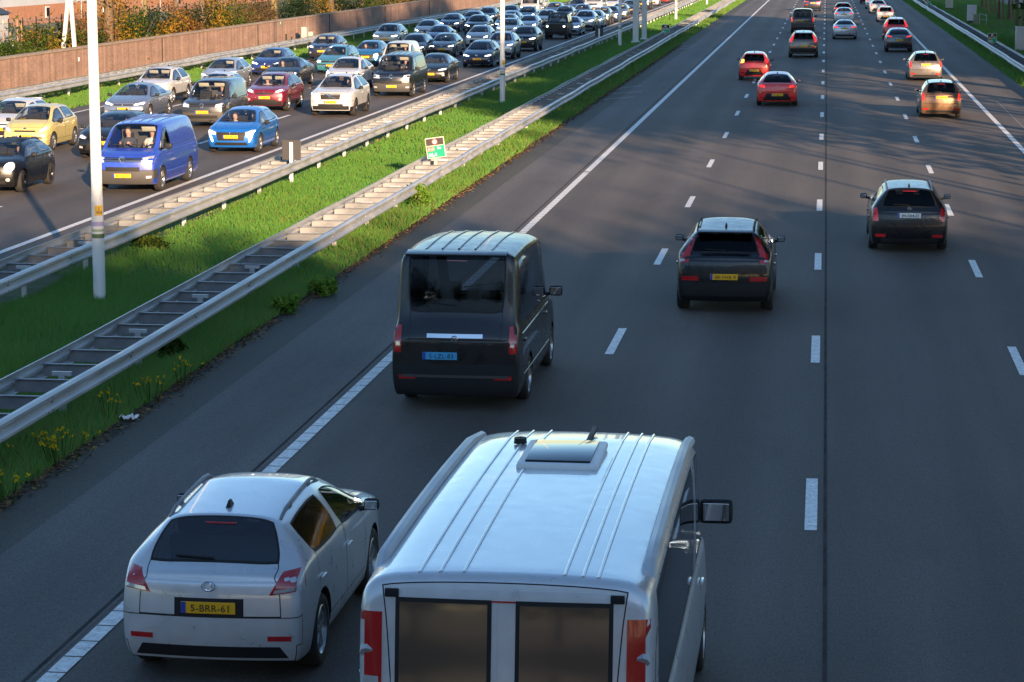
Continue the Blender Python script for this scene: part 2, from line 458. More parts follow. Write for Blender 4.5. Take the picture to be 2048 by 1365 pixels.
PANELS = ('door', 'bonnet', 'tailgate', 'bumper')
GLAZ = ('windscreen', 'rear_window', 'side_window')
def make_body(P, root, pm):
    out, slots = shell(P)
    bm = bmesh.new(); bm.from_mesh(out)
    bvh = BVHTree.FromBMesh(bm)
    lay = bm.faces.layers.int.new('pm')       # 0 = part material, 1 = seam
    names = {v: k for k, v in slots.items()}
    for (n, key), sl in list(slots.items()):
        if n in PANELS or n in GLAZ:
            fs = [f for f in bm.faces if f.material_index == sl]
            if not fs: continue
            res = bmesh.ops.inset_region(bm, faces=fs, thickness=0.022 if n in GLAZ else 0.010, depth=0.0, use_boundary=True, use_even_offset=True)
            for f in res['faces']: f[lay] = 1
    for f in bm.faces: f.smooth = True
    me = bpy.data.meshes.new('whole'); bm.to_mesh(me); bm.free()
    me.set_sharp_from_angle(angle=R(P.get('sharp', 50)))
    nv = len(me.vertices); co = np.empty(nv * 3, np.float32); me.vertices.foreach_get('co', co); co = co.reshape(-1, 3)
    nl = len(me.loops); vi = np.empty(nl, np.int32); me.loops.foreach_get('vertex_index', vi)
    cn = np.empty(nl * 3, np.float32); me.corner_normals.foreach_get('vector', cn); cn = cn.reshape(-1, 3)
    npoly = len(me.polygons); ls = np.empty(npoly, np.int32); me.polygons.foreach_get('loop_start', ls)
    lt = np.empty(npoly, np.int32); me.polygons.foreach_get('loop_total', lt)
    mi = np.empty(npoly, np.int32); me.polygons.foreach_get('material_index', mi)
    sm = np.empty(npoly, np.int32); me.attributes['pm'].data.foreach_get('value', sm)
    merge = {'wheel_arch': 'body', 'underside': 'body', 'sill': 'body'}
    groups = {}
    for (n, key), sl in slots.items():
        tgt = (merge[n], 0) if n in merge else (n, key)
        groups.setdefault(tgt, []).append((n, sl))
    trim_f = P.get('bumper', 'paint')
    for (n, key), lst in groups.items():
        mats = []; idx = []
        polys = []
        for (sub, sl) in lst:
            base = {'windscreen': M['glass'], 'rear_window': P.get('rear_glass', M['dark_glass']), 'side_window': M['dark_glass'] if (P.get('privacy') and isinstance(key, tuple) and key[1] == 1) else M['glass'],
                    'wheel_arch': M['under'], 'underside': M['under'], 'sill': M['trim']}.get(sub, pm)
            if sub == 'bumper' and trim_f != 'paint': base = trim_f
            if sub == 'roof' and P.get('roof_mat'): base = P['roof_mat']
            for p in np.nonzero(mi == sl)[0]:
                m = M['seam'] if sm[p] else base
                if m not in mats: mats.append(m)
                polys.append(p); idx.append(mats.index(m))
        if not polys: continue
        used = {}; F = []; N = []
        V = []
        for p in polys:
            lo = range(ls[p], ls[p] + lt[p]); q = []
            for l in lo:
                v = int(vi[l])
                if v not in used: used[v] = len(V); V.append(co[v])
                q.append(used[v]); N.append(cn[l])
            F.append(q)
        nm = bpy.data.meshes.new(n); nm.from_pydata([tuple(map(float, v)) for v in V], [], F)
        for m in mats: nm.materials.append(m)
        nm.polygons.foreach_set('material_index', idx)
        nm.polygons.foreach_set('use_smooth', [True] * len(F))
        nm.normals_split_custom_set([tuple(map(float, x)) for x in N])
        o = link(bpy.data.objects.new(n, nm), root)
        if n == 'door':
            # handle
            ss = P['b'] - 0.16 if key[1] == 0 else P['e'] - 0.2
            z = P['belt'][0] - 0.13
            sx = 1 if key[0] == 0 else -1
            hit = bvh.ray_cast(Vector((sx * 3, P['L'] / 2 - ss, z)), Vector((-sx, 0, 0)))
            if hit[0]:
                b_ = MB(); b_.cbox((hit[0].x + sx * 0.018, hit[0].y, z), (0.03, 0.19, 0.032), 0.010)
                b_.build('handle', [P.get('handle') or pm], o, True)
    bpy.data.meshes.remove(me); bpy.data.meshes.remove(out)
    return bvh

def decal(poly, bvh, P, side='front', off=0.007, step=0.07, skirt=0.03, tilt=0.0):
    """a lamp, grille or panel cut to an outline and laid on the body: returns verts, faces"""
    bm = bmesh.new()
    vs = [bm.verts.new((u, w, 0)) for u, w in poly]
    bm.faces.new(vs)
    us = [p[0] for p in poly]; ws = [p[1] for p in poly]
    for ax, lo, hi in ((0, min(us), max(us)), (1, min(ws), max(ws))):
        n = int((hi - lo) / step)
        for k in range(1, n + 1):
            t = lo + (hi - lo) * k / (n + 1)
            pc = (t, 0, 0) if ax == 0 else (0, t, 0)
            pn = (1, 0, 0) if ax == 0 else (0, 1, 0)
            bmesh.ops.bisect_plane(bm, geom=bm.verts[:] + bm.edges[:] + bm.faces[:], plane_co=pc, plane_no=pn)
    bm.verts.ensure_lookup_table()
    D = {'front': Vector((0, -1, 0)), 'rear': Vector((0, 1, 0)), 'right': Vector((-1, 0, 0)), 'left': Vector((1, 0, 0)), 'top': Vector((0, 0, -1))}[side]
    for v in bm.verts:
        u, w = v.co.x, v.co.y
        if side == 'top': o = Vector((u, w, 5))
        elif side in ('front', 'rear'): o = Vector((u, 0, w)) - D * 6
        else: o = Vector((0, u, w)) - D * 6
        hit = bvh.ray_cast(o, D)
        if side in ('front', 'rear'):
            for _ in range(24):
                if hit[0] is not None and abs(hit[0].y) > P['L'] / 2 - 0.75: break
                o.x *= 0.97; hit = bvh.ray_cast(o, D)
        if hit[0] is None or (side in ('front', 'rear') and abs(hit[0].y) < P['L'] / 2 - 1.6):
            hit = bvh.find_nearest(o + D * (6 - P['L'] / 2 if side in ('front', 'rear') else 4.5))
            v.co = hit[0] - D * off
        else: v.co = hit[0] - D * off
    ext = bmesh.ops.extrude_edge_only(bm, edges=[e for e in bm.edges if e.is_boundary])
    for g in ext['geom']:
        if isinstance(g, bmesh.types.BMVert): g.co += D * skirt
    bmesh.ops.recalc_face_normals(bm, faces=bm.faces)
    bm.verts.index_update()
    V = [v.co.copy() for v in bm.verts]; F = [[v.index for v in f.verts] for f in bm.faces]
    bm.free()
    return V, F

def mir(poly): return [(-u, w) for u, w in poly][::-1]
def ell(cx, cz, rx, rz, n=16): return [(cx + rx * math.cos(2 * math.pi * k / n), cz + rz * math.sin(2 * math.pi * k / n)) for k in range(n)]
def rect(x0, x1, z0, z1): return [(x0, z0), (x1, z0), (x1, z1), (x0, z1)]

def put(name, polys, m, bvh, P, root, side='front', off=0.007, smooth=True, step=0.07):
    b = MB()
    ms = m if isinstance(m, list) else [m]
    for k, p in enumerate(polys):
        V, F = decal(p, bvh, P, side, off, step, off + .004 if side == 'rear' else .03); b.add(V, F, min(k, len(ms) - 1))
    return b.build(name, ms, root, smooth, 35)

def plate(bvh, P, root, z, side, kind='plate_y', x=0.0, glyphs=True, w=0.52):
    D = Vector((0, -1, 0)) if side == 'front' else Vector((0, 1, 0))
    ys = []
    for dz in (-0.05, 0, 0.05):
        for dx in (-0.2, 0, 0.2):
            hit = bvh.ray_cast(Vector((x + dx, 0, z + dz)) - D * 6, D)
            if hit[0]: ys.append(hit[0].y)
    y = max(ys) if side == 'front' else min(ys)
    y -= D.y * 0.014
    b = MB(); b.cbox((0, 0, 0), (w, 0.012, 0.112), 0.004, 0)
    o = b.build('number_plate', [M[kind]], root); o.location = (x, y, z)
    sg = 1 if side == 'front' else -1
    e = MB(); e.box((-0.235 * -sg, -D.y * 0.0085, 0), (0.042, 0.005, 0.108))
    e.build('country_band', M['eu_blue'], o)
    lt = 'BDFGHJKLNPRSTVXZ'; n2 = lambda: '%d' % rng.randrange(10); c2 = lambda: rng.choice(lt)
    txt = rng.choice((c2() + c2() + '-' + n2() + n2() + n2() + '-' + c2(), n2() + '-' + c2() + c2() + c2() + '-' + n2() + n2(), n2() + n2() + '-' + c2() + c2() + c2() + '-' + n2()))
    cu = bpy.data.curves.new('t', 'FONT'); cu.body = txt; cu.size = .092; cu.align_x = 'CENTER'; cu.extrude = .001; cu.offset = .0004; cu.space_character = 1.08
    to = bpy.data.objects.new('t', cu); COL.objects.link(to)
    tm = bpy.data.meshes.new_from_object(to.evaluated_get(bpy.context.evaluated_depsgraph_get())); bpy.data.objects.remove(to)
    tm.transform(Matrix.Translation((-sg * .024, -D.y * .0085, -.035)) @ Matrix.Rotation(math.pi if side == 'front' else 0, 4, 'Z') @ Matrix.Rotation(R(90), 4, 'X'))
    tm.materials.clear(); tm.materials.append(M['ink'])
    if glyphs: link(bpy.data.objects.new('characters', tm), o)
    return o

def wheel(root, x, y, Rw, tw, rimmat, spokes):
    sx = 1 if x > 0 else -1
    b = MB(); h = tw / 2; rr = Rw * 0.69
    prof = [(-h * 0.9, rr), (-h, rr + 0.03), (-h, Rw - 0.03), (-h * 0.8, Rw - 0.004), (-h * 0.3, Rw), (h * 0.3, Rw), (h * 0.8, Rw - 0.004), (h, Rw - 0.03), (h, rr + 0.03), (h * 0.9, rr)]
    b.lathe(prof, 28)
    o = b.build('wheel', M['tyre'], root, True, 50); o.location = (x, y, Rw)
    g = MB()
    g.lathe([(sx * h * 0.9, rr), (sx * h * 0.95, rr - 0.012), (sx * h * 0.75, rr - 0.03), (-sx * h * 0.3, rr - 0.05)], 28)
    g.lathe([(sx * h * 0.1, 0.001), (sx * h * 0.1, rr - 0.02)], 28, m=1)
    g.lathe([(sx * h * 0.82, 0.001), (sx * h * 0.8, 0.05), (sx * h * 0.6, 0.06), (sx * h * 0.1, 0.06)], 16)
    for k in range(spokes):
        a = 2 * math.pi * k / spokes
        rot = Matrix.Rotation(a, 3, 'X')
        g.cbox(rot @ Vector((sx * h * 0.66, 0, rr * 0.52)), (0.03, 0.058 if spokes < 8 else 0.036, rr * 0.94), 0.008, 0, rot)
    g.build('rim', [rimmat, M['seam']], o, True, 35)

def mirror(root, P, sx, m):
    L = P['L']; s = max(P['c'] + 0.10, P.get('a', P['c'] + 0.22)) + 0.12
    z = P['belt'][0] + P.get('mz', 0.10)
    x = P['W'] / 2 + 0.085
    big = P.get('mbig', 1.0)
    b = MB()
    b.cbox((sx * x, L / 2 - s, z), (0.165 * big, 0.10, 0.125 * big), 0.042)
    b.tube([(sx * (P['W'] / 2 - 0.07), L / 2 - s, z - 0.06), (sx * x, L / 2 - s, z - 0.03)], [0.03, 0.025], 6)
    o = b.build('wing_mirror', m, root, True, 60)
    g = MB(); g.cbox((sx * x, L / 2 - s - 0.051, z), (0.13 * big, 0.006, 0.088 * big), 0.002)
    g.build('mirror_glass', M['mirror'], o)

def interior(root, P):
    L, W = P['L'], P['W']; hw = W / 2 * 0.86
    zf = P['zb'] + 0.12; zs = P['belt'][0]
    b = MB()
    yc = L / 2
    b.cbox((0, yc - P['c'] - 0.42, (zs + zf) / 2 - 0.03), (hw * 1.9, 0.5, zs - zf - 0.02), 0.06)       # dashboard
    b.box((0, -0.1, zf), (hw * 1.9, (P['d'] - P['c']) * 0.98, 0.04))
    rows = [P['h'] + 0.55]
    n_rows = 2 if not P.get('panel') else 1
    if n_rows == 2: rows.append(min(P['r'] - 0.45, P['h'] + 1.45))
    hs = zs - 0.28
    for i, s in enumerate(rows):
        for sx in ((-1, 1) if i == 0 else (-1, 0, 1)):
            x = sx * hw * 0.52
            wd_ = 0.5 if i == 0 else 0.46
            b.cbox((x, yc - s + 0.25, hs - 0.08), (wd_, 0.52, 0.16), 0.05)
            rot = Matrix.Rotation(R(12), 3, 'X')
            b.cbox((x, yc - s - 0.07, hs + 0.24), (wd_ * 0.95, 0.13, 0.58), 0.05, 0, rot)
            b.cbox((x, yc - s - 0.16, hs + 0.62), (0.25, 0.09, 0.17), 0.035, 0, rot)
    # steering wheel on the left
    pts = []
    for k in range(17):
        a = 2 * math.pi * k / 16
        pts.append((-hw * 0.52 + 0.18 * math.cos(a), yc - P['h'] - 0.02 + 0.18 * math.sin(a) * -0.45, zs - 0.02 + 0.16 * math.sin(a)))
    b.tube(pts, 0.014, 5, caps=False)
    b.build('cabin_interior', M['interior'], root, True, 50)
    if P.get('panel'):
        q = MB(); q.box((0, yc - P['h'] - 0.95, (zf + P['H']) / 2 - 0.06), (hw * 1.75, 0.04, P['H'] - zf - 0.22))
        q.build('bulkhead', M['grey_trim'], root)

def visors(root, P, which=(-1, 1)):
    for sx in which:
        b = MB(); hh = P['zh']
        ang = math.atan2(P['zh'] - P['zc'], P['h'] - P['c'])
        b.cbox((sx * P['wr'] * 0.46, P['L'] / 2 - P['h'] - 0.02, hh - 0.16), (0.40, 0.014, 0.17), 0.006, 0, Matrix.Rotation(R(-38), 3, 'X'))
        b.build('sun_visor', M['visor'], root, True)

def roof_rails(root, P, m):
    for sx in (-1, 1):
        b = MB(); L = P['L']
        pts = []
        n = 8
        s0, s1 = P['h'] + 0.15, P['r'] - 0.08
        for k in range(n + 1):
            s = lerp(s0, s1, k / n)
            hit = root_bvh[0].ray_cast(Vector((sx * P['wr'] * 0.90, L / 2 - s, 5)), Vector((0, 0, -1)))
            up = 0.045 if 0 < k < n else -0.005
            pts.append((sx * P['wr'] * 0.90, L / 2 - s, hit[0].z + up))
        b.tube(pts, 0.018, 6)
        for k in (2, 6):
            p = pts[k]; b.box((p[0], p[1], p[2] - 0.03), (0.025, 0.08, 0.05))
        b.build('roof_rail', m, root, True)

root_bvh = [None]
PROTO = {}
def wipers(root, bvh, P, rear=False):
    b = MB(); L = P['L']
    segs = [((-0.45, 0.04), (0.05, 0.10)), ((0.10, 0.04), (0.52, 0.10))] if not rear else [((0.0, 0.02), (-0.36, 0.05))]
    for (x0, f0), (x1, f1) in segs:
        pts = []
        for k in range(6):
            t = k / 5; x = lerp(x0, x1, t) * P['W'] / 1.8; f = lerp(f0, f1, t)
            if not rear: s = lerp(P['c'], P['h'], f + 0.03); z = 5; o, dd = Vector((x, L / 2 - s, 5)), Vector((0, 0, -1))
            else:
                zz = lerp(P['zd'], P['zr'], 0.12 + f); o, dd = Vector((x, -L, zz)), Vector((0, 1, 0))
            hit = bvh.ray_cast(o, dd)
            if hit[0]: pts.append(hit[0] - dd * 0.014)
        if len(pts) > 2: b.tube(pts, 0.011, 5)
    if b.v: b.build('wiper', M['seam'], root)
# ------------------------------------------------------------------ the kinds of vehicle
def lamps(P, bvh, root, polys, name, m, side='front', both=True):
    out = []
    for k in (0, 1):
        out.append(put(name, [p if k == 0 else mir(p) for p in polys], m, bvh, P, root, side, 0.009))
    return out

def badge(bvh, P, root, z, side, kind, r=0.055):
    D = Vector((0, -1, 0)) if side == 'front' else Vector((0, 1, 0))
    hit = bvh.ray_cast(Vector((0, 0, z)) - D * 6, D)
    y = hit[0].y - D.y * 0.022
    b = MB()
    if kind in ('ring', 'oval', 'letters'):
        rx = r if kind != 'oval' else r * 1.4
        pts = [(rx * math.cos(2 * math.pi * k / 20), 0, r * math.sin(2 * math.pi * k / 20)) for k in range(21)]
        b.tube(pts, r * 0.12, 6, caps=False)
        if kind == 'letters':       # a V above a W inside the ring
            q = r * 0.10
            for p in ([(-.42, .80), (0, .12), (.42, .80)], [(-.82, .42), (-.42, -.72), (0, .05), (.42, -.72), (.82, .42)]):
                b.tube([(x * r, 0, w * r) for x, w in p], q, 5)
        elif kind == 'oval':
            b.tube([(rx * .55 * math.cos(2 * math.pi * k / 16), 0, r * .9 * math.sin(2 * math.pi * k / 16)) for k in range(17)], r * 0.1, 5, caps=False)
        else: b.lathe([(-0.004, 0.001), (-0.004, r)], 16, 'y')
    elif kind == 'diamond':
        b.tube([(0, 0, -r * 1.3), (r, 0, 0), (0, 0, r * 1.3), (-r, 0, 0), (0, 0, -r * 1.3)], r * 0.22, 6)
    elif kind == 'slash':           # a ring on a diagonal bar
        b.tube([(-0.24, 0, -0.10), (0.24, 0, 0.10)], 0.011, 6)
        b.tube([(r * math.cos(2 * math.pi * k / 20), 0, r * math.sin(2 * math.pi * k / 20)) for k in range(21)], r * 0.22, 6, caps=False)
        b.tube([(r * .6, 0, r * .6), (r * 1.45, 0, r * 1.45)], r * 0.15, 5)
    elif kind == 'rings':
        for k in range(4):
            b.tube([(-0.105 + 0.07 * k + r * .8 * math.cos(2 * math.pi * j / 16), 0.002 * (k % 2), r * .8 * math.sin(2 * math.pi * j / 16)) for j in range(17)], r * 0.12, 5, caps=False)
    o = b.build('badge', M['chrome'], root, True)
    o.location = (0, y, z)

def finish(P, root, bvh, F):
    """wheels, lamps, grille, plates, mirrors, cabin"""
    L, W = P['L'], P['W']; hw = W / 2
    tw = P.get('tw', 0.205)
    for ys in (L / 2 - P['wf'], L / 2 - P['wb']):
        for sx in (-1, 1): wheel(root, sx * (hw - tw / 2 - 0.015), ys, P['R'], tw, P.get('rim', M['rim']), P.get('spokes', 5))
    for sx in (-1, 1): mirror(root, P, sx, P.get('mirror_mat', M['trim']))
    interior(root, P)
    wipers(root, bvh, P)
    sc_ = lambda poly: [(u * hw, w) for u, w in poly]
    lamps(P, bvh, root, [sc_(p) for p in F['lens']], 'headlight', [M['lens']])
    if 'lit' in F:
        hl = [o for o in root.children if o.name.startswith('headlight')]
        for k, o in enumerate(hl):
            put('bulb', [sc_(p) if k == 0 else mir(sc_(p)) for p in F['lit']], [M['lamp_on']], bvh, P, o, 'front', 0.016)
    for nm, key, m in (('grille', 'grille', F.get('grille_mat', M['trim'])), ('air_intake', 'intake', M['seam'])):
        if key in F: put(nm, [sc_(p) for p in F[key]], [m], bvh, P, root, 'front', 0.005)
    if 'bars' in F:
        g = [o for o in root.children if o.name.startswith('grille')]
        put('grille_bar', [sc_(p) for p in F['bars']], [F.get('bar_mat', M['chrome'])], bvh, P, g[0] if g else root, 'front', 0.012)
    if 'skid' in F: put('lower_skirt', [sc_(p) for p in F['skid']], [M['trim']], bvh, P, root, 'front', 0.003)
    if 'fog' in F: lamps(P, bvh, root, [sc_(p) for p in F['fog']], 'fog_lamp', [M['lens']])
    if 'drl' in F: lamps(P, bvh, root, [sc_(p) for p in F['drl']], 'daytime_lamp', [M['lamp_on']])
    if 'badge' in F: badge(bvh, P, root, F['badge'][1], 'front', F['badge'][0], F['badge'][2] if len(F['badge']) > 2 else 0.055)
    plate(bvh, P, root, F['plate'], 'front', F.get('plate_kind', 'plate_y'))
    # rear
    lamps(P, bvh, root, [sc_(p) for p in F['tail']], 'tail_light', [F.get('tail_mat', M['tail_on'])], 'rear')
    if 'rev' in F:
        for k, o in enumerate([o for o in root.children if o.name.startswith('tail_light')]):
            put('reversing_lamp', [sc_(p) if k == 0 else mir(sc_(p)) for p in F['rev']], [M['lens']], bvh, P, o, 'rear', 0.014)
    if 'reflector' in F: lamps(P, bvh, root, [sc_(p) for p in F['reflector']], 'rear_reflector', [M['tail']], 'rear')
    if 'rear_black' in F: put('rear_trim', [sc_(p) for p in F['rear_black']], [M['trim']], bvh, P, root, 'rear', 0.004)
    zb_ = lerp(P['zr'], P['zd'], .16); put('brake_light', [rect(-.15, .15, zb_ - .006, zb_ + .006)], [M['tail']], bvh, P, root, 'rear', 0.010)
    if 'rbadge' in F: badge(bvh, P, root, F['rbadge'][1], 'rear', F['rbadge'][0], 0.045)
    plate(bvh, P, root, F['rplate'], 'rear', F.get('rplate_kind', 'plate_y'), F.get('rplate_x', 0))
    if P.get('rear_wiper'): wipers(root, bvh, P, True)
    if P.get('spoiler'):
        b = MB(); s = P['r']
        b.cbox((0, L / 2 - s - 0.10, P['zr'] - 0.03), (P['wr'] * 1.72, 0.30, 0.035), 0.012, 0, Matrix.Rotation(R(7), 3, 'X'))
        b.build('roof_spoiler', P.get('spoiler_mat') or P['pm'], root, True)
    if P.get('aerial', True):
        b = MB(); hit = bvh.ray_cast(Vector((0, L / 2 - P['r'] + 0.28, 5)), Vector((0, 0, -1)))
        b.box((0, hit[0].y, hit[0].z + 0.028), (0.05, 0.16, 0.065), taper=0.35)
        b.build('aerial', M['trim'], root, True)
    if P.get('seamline'):            # join along the middle of the roof
        pass

def car_type(name, P, F, pm='grey'):
    P['pm'] = PAINT[pm]
    root = empty(P.get('obj', 'car'))
    bvh = make_body(P, root, PAINT[pm]); root_bvh[0] = bvh
    finish(P, root, bvh, F)
    if P.get('rails'): roof_rails(root, P, P['rails'])
    if P.get('extra'): P['extra'](root, P, bvh)
    PROTO[name] = (root, P)
    return root

def base(**k):
    d = dict(L=4.05, W=1.76, H=1.45, zb=0.20, c=1.02, h=1.80, r=3.45, d=3.86, e=3.42, b=2.32, zn=0.74, zc=0.99, zh=1.38, zr=1.40, zd=1.02, zt=0.97,
             belt=(0.88, 0.97), wr=0.56, R=0.315, wf=0.82, wb=3.36)
    d.update(k); return d

def vis2(root, P, bvh): visors(root, P)
def vis1(root, P, bvh): visors(root, P, (-1,))
def build_types():
    # small hatchbacks
    hatchF = dict(lens=[[(.60, .66), (.90, .70), (.93, .79), (.80, .80), (.56, .72)]], lit=[[(.66, .69), (.84, .715), (.84, .76), (.66, .72)]],
                  grille=[[(-.50, .69), (.50, .69), (.46, .735), (-.46, .735)]], intake=[[(-.62, .30), (.62, .30), (.52, .52), (-.52, .52)]],
                  fog=[[(.70, .36), (.84, .37), (.84, .44), (.70, .43)]], plate=.55, badge=('oval', .72, .045),
                  tail=[[(.70, .78), (.96, .80), (.94, 1.00), (.74, .98)]], rplate=.72, reflector=[[(.60, .36), (.82, .37), (.82, .42), (.60, .41)]],
                  rear_black=[[(-.74, .26), (.74, .26), (.66, .40), (-.66, .40)]], rbadge=('oval', .90), )
    car_type('hatch', base(spoiler=1, rear_wiper=1), hatchF, 'blue')
    lionF = dict(hatchF, lens=[[(.58, .62), (.88, .68), (.92, .80), (.80, .80), (.56, .72)]], lit=[[(.62, .65), (.88, .70), (.90, .78), (.62, .70)]],
                 drl=[[(.68, .40), (.74, .40), (.86, .66), (.78, .64)]], grille=[[(-.50, .44), (.50, .44), (.58, .72), (-.58, .72)]], intake=[[(-.66, .28), (.66, .28), (.60, .38), (-.60, .38)]], plate=.57, badge=('ring', .68, .04))
    del lionF['fog']
    car_type('lion hatch', base(zn=.80, zc=1.0), lionF, 'bright blue')
    cityF = dict(hatchF, lens=[[(.58, .62), (.88, .72), (.93, .86), (.82, .86), (.60, .74)]], lit=[[(.66, .68), (.82, .74), (.82, .79), (.66, .74)]],
                 tail=[[(.66, .90), (.90, .90), (.78, 1.12), (.66, 1.04)]], rplate=.66, plate=.50, badge=('ring', .76, .05),
                 grille=[[(-.46, .66), (.46, .66), (.42, .71), (-.42, .71)]], rbadge=('ring', .92),
                 )
    car_type('city', base(L=3.75, W=1.68, H=1.50, c=.86, h=1.62, r=3.20, d=3.58, e=3.16, b=2.06, zc=1.02, zh=1.44, zr=1.44, zd=1.04, belt=(.90, 1.0), wr=.54, wf=.74, wb=3.14, R=.30, rim=M['rim'], spokes=7), cityF, 'yellow')
    tinyF = dict(cityF, rear_black=[[(-.60, .92), (.60, .92), (.66, 1.0), (-.66, 1.0)], [(-.62, .28), (.62, .28), (.40, .58), (-.40, .58)]], rplate=.52, tail=[[(.66, .92), (.86, .90), (.78, 1.08), (.66, 1.08)]])
    car_type('tiny', base(L=3.47, W=1.62, H=1.46, c=.78, h=1.50, r=3.02, d=3.34, e=2.96, b=1.92, zc=1.0, zh=1.40, zr=1.41, zd=.98, belt=(.88, 1.0), wr=.53, wf=.70, wb=2.98, R=.285, spoiler=1), tinyF, 'red')
    # compact with long snout
    compF = dict(hatchF, lens=[[(.46, .64), (.90, .70), (.94, .78), (.80, .78), (.44, .68)]], lit=[[(.52, .655), (.86, .70), (.86, .745), (.52, .68)]],
                 grille=[[(-.46, .635), (.46, .635), (.42, .68), (-.42, .68)]], intake=[[(-.62, .28), (.62, .28), (.54, .44), (-.54, .44)]], plate=.50, badge=('oval', .665, .05),
                 bars=[[(-.44, .672), (.44, .672), (.44, .682), (-.44, .682)]])
    car_type('compact', base(L=4.33, c=1.14, h=1.98, r=3.72, d=4.14, e=3.68, b=2.50, wf=.88, wb=3.55, zn=.72, zc=.97, zh=1.38, spoiler=1, extra=vis1), compF, 'navy')
    sportF = dict(compF, tail=[[(.58, .80), (.95, .86), (.93, .93), (.62, .92)]], rplate=.50, rear_black=[[(-.70, .26), (.70, .26), (.50, .56), (-.50, .56)]], badge=('diamond', .67, .06))
    car_type('sporty hatch', base(L=4.3, W=1.79, H=1.44, c=1.14, h=1.98, r=3.42, d=4.08, e=3.55, b=2.50, wf=.88, wb=3.50, zn=.72, zc=.97, zh=1.37, zr=1.36, zd=1.0, wr=.53, three=True), sportF, 'red')
    cliF = dict(hatchF, lens=[[(.50, .62), (.90, .70), (.93, .82), (.80, .82), (.52, .73)]], lit=[[(.54, .66), (.80, .70), (.80, .78), (.56, .72)]], grille=[[(-.52, .68), (-.14, .64), (.14, .64), (.52, .68), (.52, .72), (.16, .73), (-.16, .73), (-.52, .72)]], badge=('diamond', .69, .07), plate=.50)
    car_type('diamond hatch', base(H=1.46, zc=1.0), cliF, 'white')
    # round-eyed supermini
    miniF = dict(hatchF, lens=[ell(.70, .76, .16, .13)], lit=[[(.70 + .135 * math.cos(a * math.pi / 12), .76 + .108 * math.sin(a * math.pi / 12)) for a in range(24)]],
                 grille=[ell(0, .60, .46, .13, 20)], bars=[[(-.44, .655), (.44, .655), (.43, .668), (-.43, .668)]], intake=[[(-.6, .28), (.6, .28), (.55, .38), (-.55, .38)]], plate=.56, badge=('oval', .86, .035), fog=[ell(.66, .40, .07, .05)],
                 tail=[[(.76, .74), (.92, .75), (.92, .96), (.78, .96)]])
    car_type('mini', base(L=3.84, W=1.73, H=1.42, c=1.0, h=1.62, r=3.30, d=3.66, e=3.28, b=2.3, zn=.86, zc=1.02, zh=1.37, zr=1.36, zd=.98, belt=(.92, .98), wr=.58, three=True, wf=.74, wb=3.22, df=.14, Bf=.24, roof_mat=M['trim'], spoiler=1, rim=M['dark_rim'], spokes=5), miniF, 'black')
    # sedans
    sedF = dict(compF, tail=[[(.52, .86), (.94, .88), (.93, 1.0), (.60, .98)]], rplate=.82, rear_black=[[(-.78, .24), (.78, .24), (.70, .36), (-.70, .36)]], rbadge=('ring', .95))
    del sedF['reflector']
    S = base(L=4.62, W=1.81, H=1.44, c=1.26, h=2.10, r=3.25, d=3.96, e=3.50, b=2.62, zn=.70, zc=.97, zh=1.37, zr=1.37, zd=1.06, zt=1.0, belt=(.88, .95), wr=.55, wf=.92, wb=3.72, rim=M['rim'])
    car_type('sedan', dict(S), sedF, 'silver')
    kidF = dict(sedF, grille=[rect(-.30, -.03, .56, .70), rect(.03, .30, .56, .70)], badge=('ring', .76, .035), lens=[[(.36, .63), (.90, .68), (.93, .75), (.78, .76), (.36, .70)]], lit=[[(.42, .645), (.62, .655), (.62, .70), (.42, .69)], [(.68, .665), (.86, .69), (.84, .725), (.68, .705)]], bars=[rect(-.31, -.02, .70, .71), rect(.02, .31, .70, .71)], plate=.45)
    car_type('saloon', dict(S), kidF, 'navy')
    octF = dict(sedF, grille=[[(-.36, .52), (.36, .52), (.42, .68), (-.42, .68)]], plate=.47, lens=[[(.48, .62), (.90, .68), (.93, .76), (.80, .76), (.46, .69)]], lit=[[(.54, .66), (.88, .70), (.88, .74), (.54, .685)]])
    car_type('liftback', dict(S, L=4.69, r=3.35, d=4.25, zd=1.08, e=3.7), octF, 'black')
    # estates
    estF = dict(compF, tail=[[(.76, .72), (.96, .74), (.93, 1.04), (.80, 1.02)]], rplate=.86, reflector=[rect(.58, .84, .36, .43)], rbadge=('ring', 1.0), rear_black=[[(-.74, .24), (.74, .24), (.66, .34), (-.66, .34)]])
    Es = base(L=4.62, W=1.80, H=1.50, c=1.2, h=2.02, r=4.16, d=4.50, e=4.1, b=2.58, zn=.72, zc=.99, zh=1.42, zr=1.45, zd=1.02, zt=.96, belt=(.90, .96), wr=.57, wf=.90, wb=3.66, rear_wiper=1)
    car_type('estate', dict(Es, rails=M['galv_d'], privacy=1), estF, 'black')
    oldF = dict(estF, lens=[rect(.62, .95, .62, .76)], lit=[rect(.70, .90, .65, .73)], grille=[rect(-.58, .58, .63, .72)], badge=('letters', .675, .05), plate=.46, intake=[rect(-.85, .85, .50, .56)])
    for k in ('fog', 'bars'): oldF.pop(k, None)
    car_type('old estate', dict(Es, W=1.70, wr=.58, fr=[.12, .02, 0, .03, .05, .06, .08], crease=.55, rails=M['trim']), oldF, 'teal')
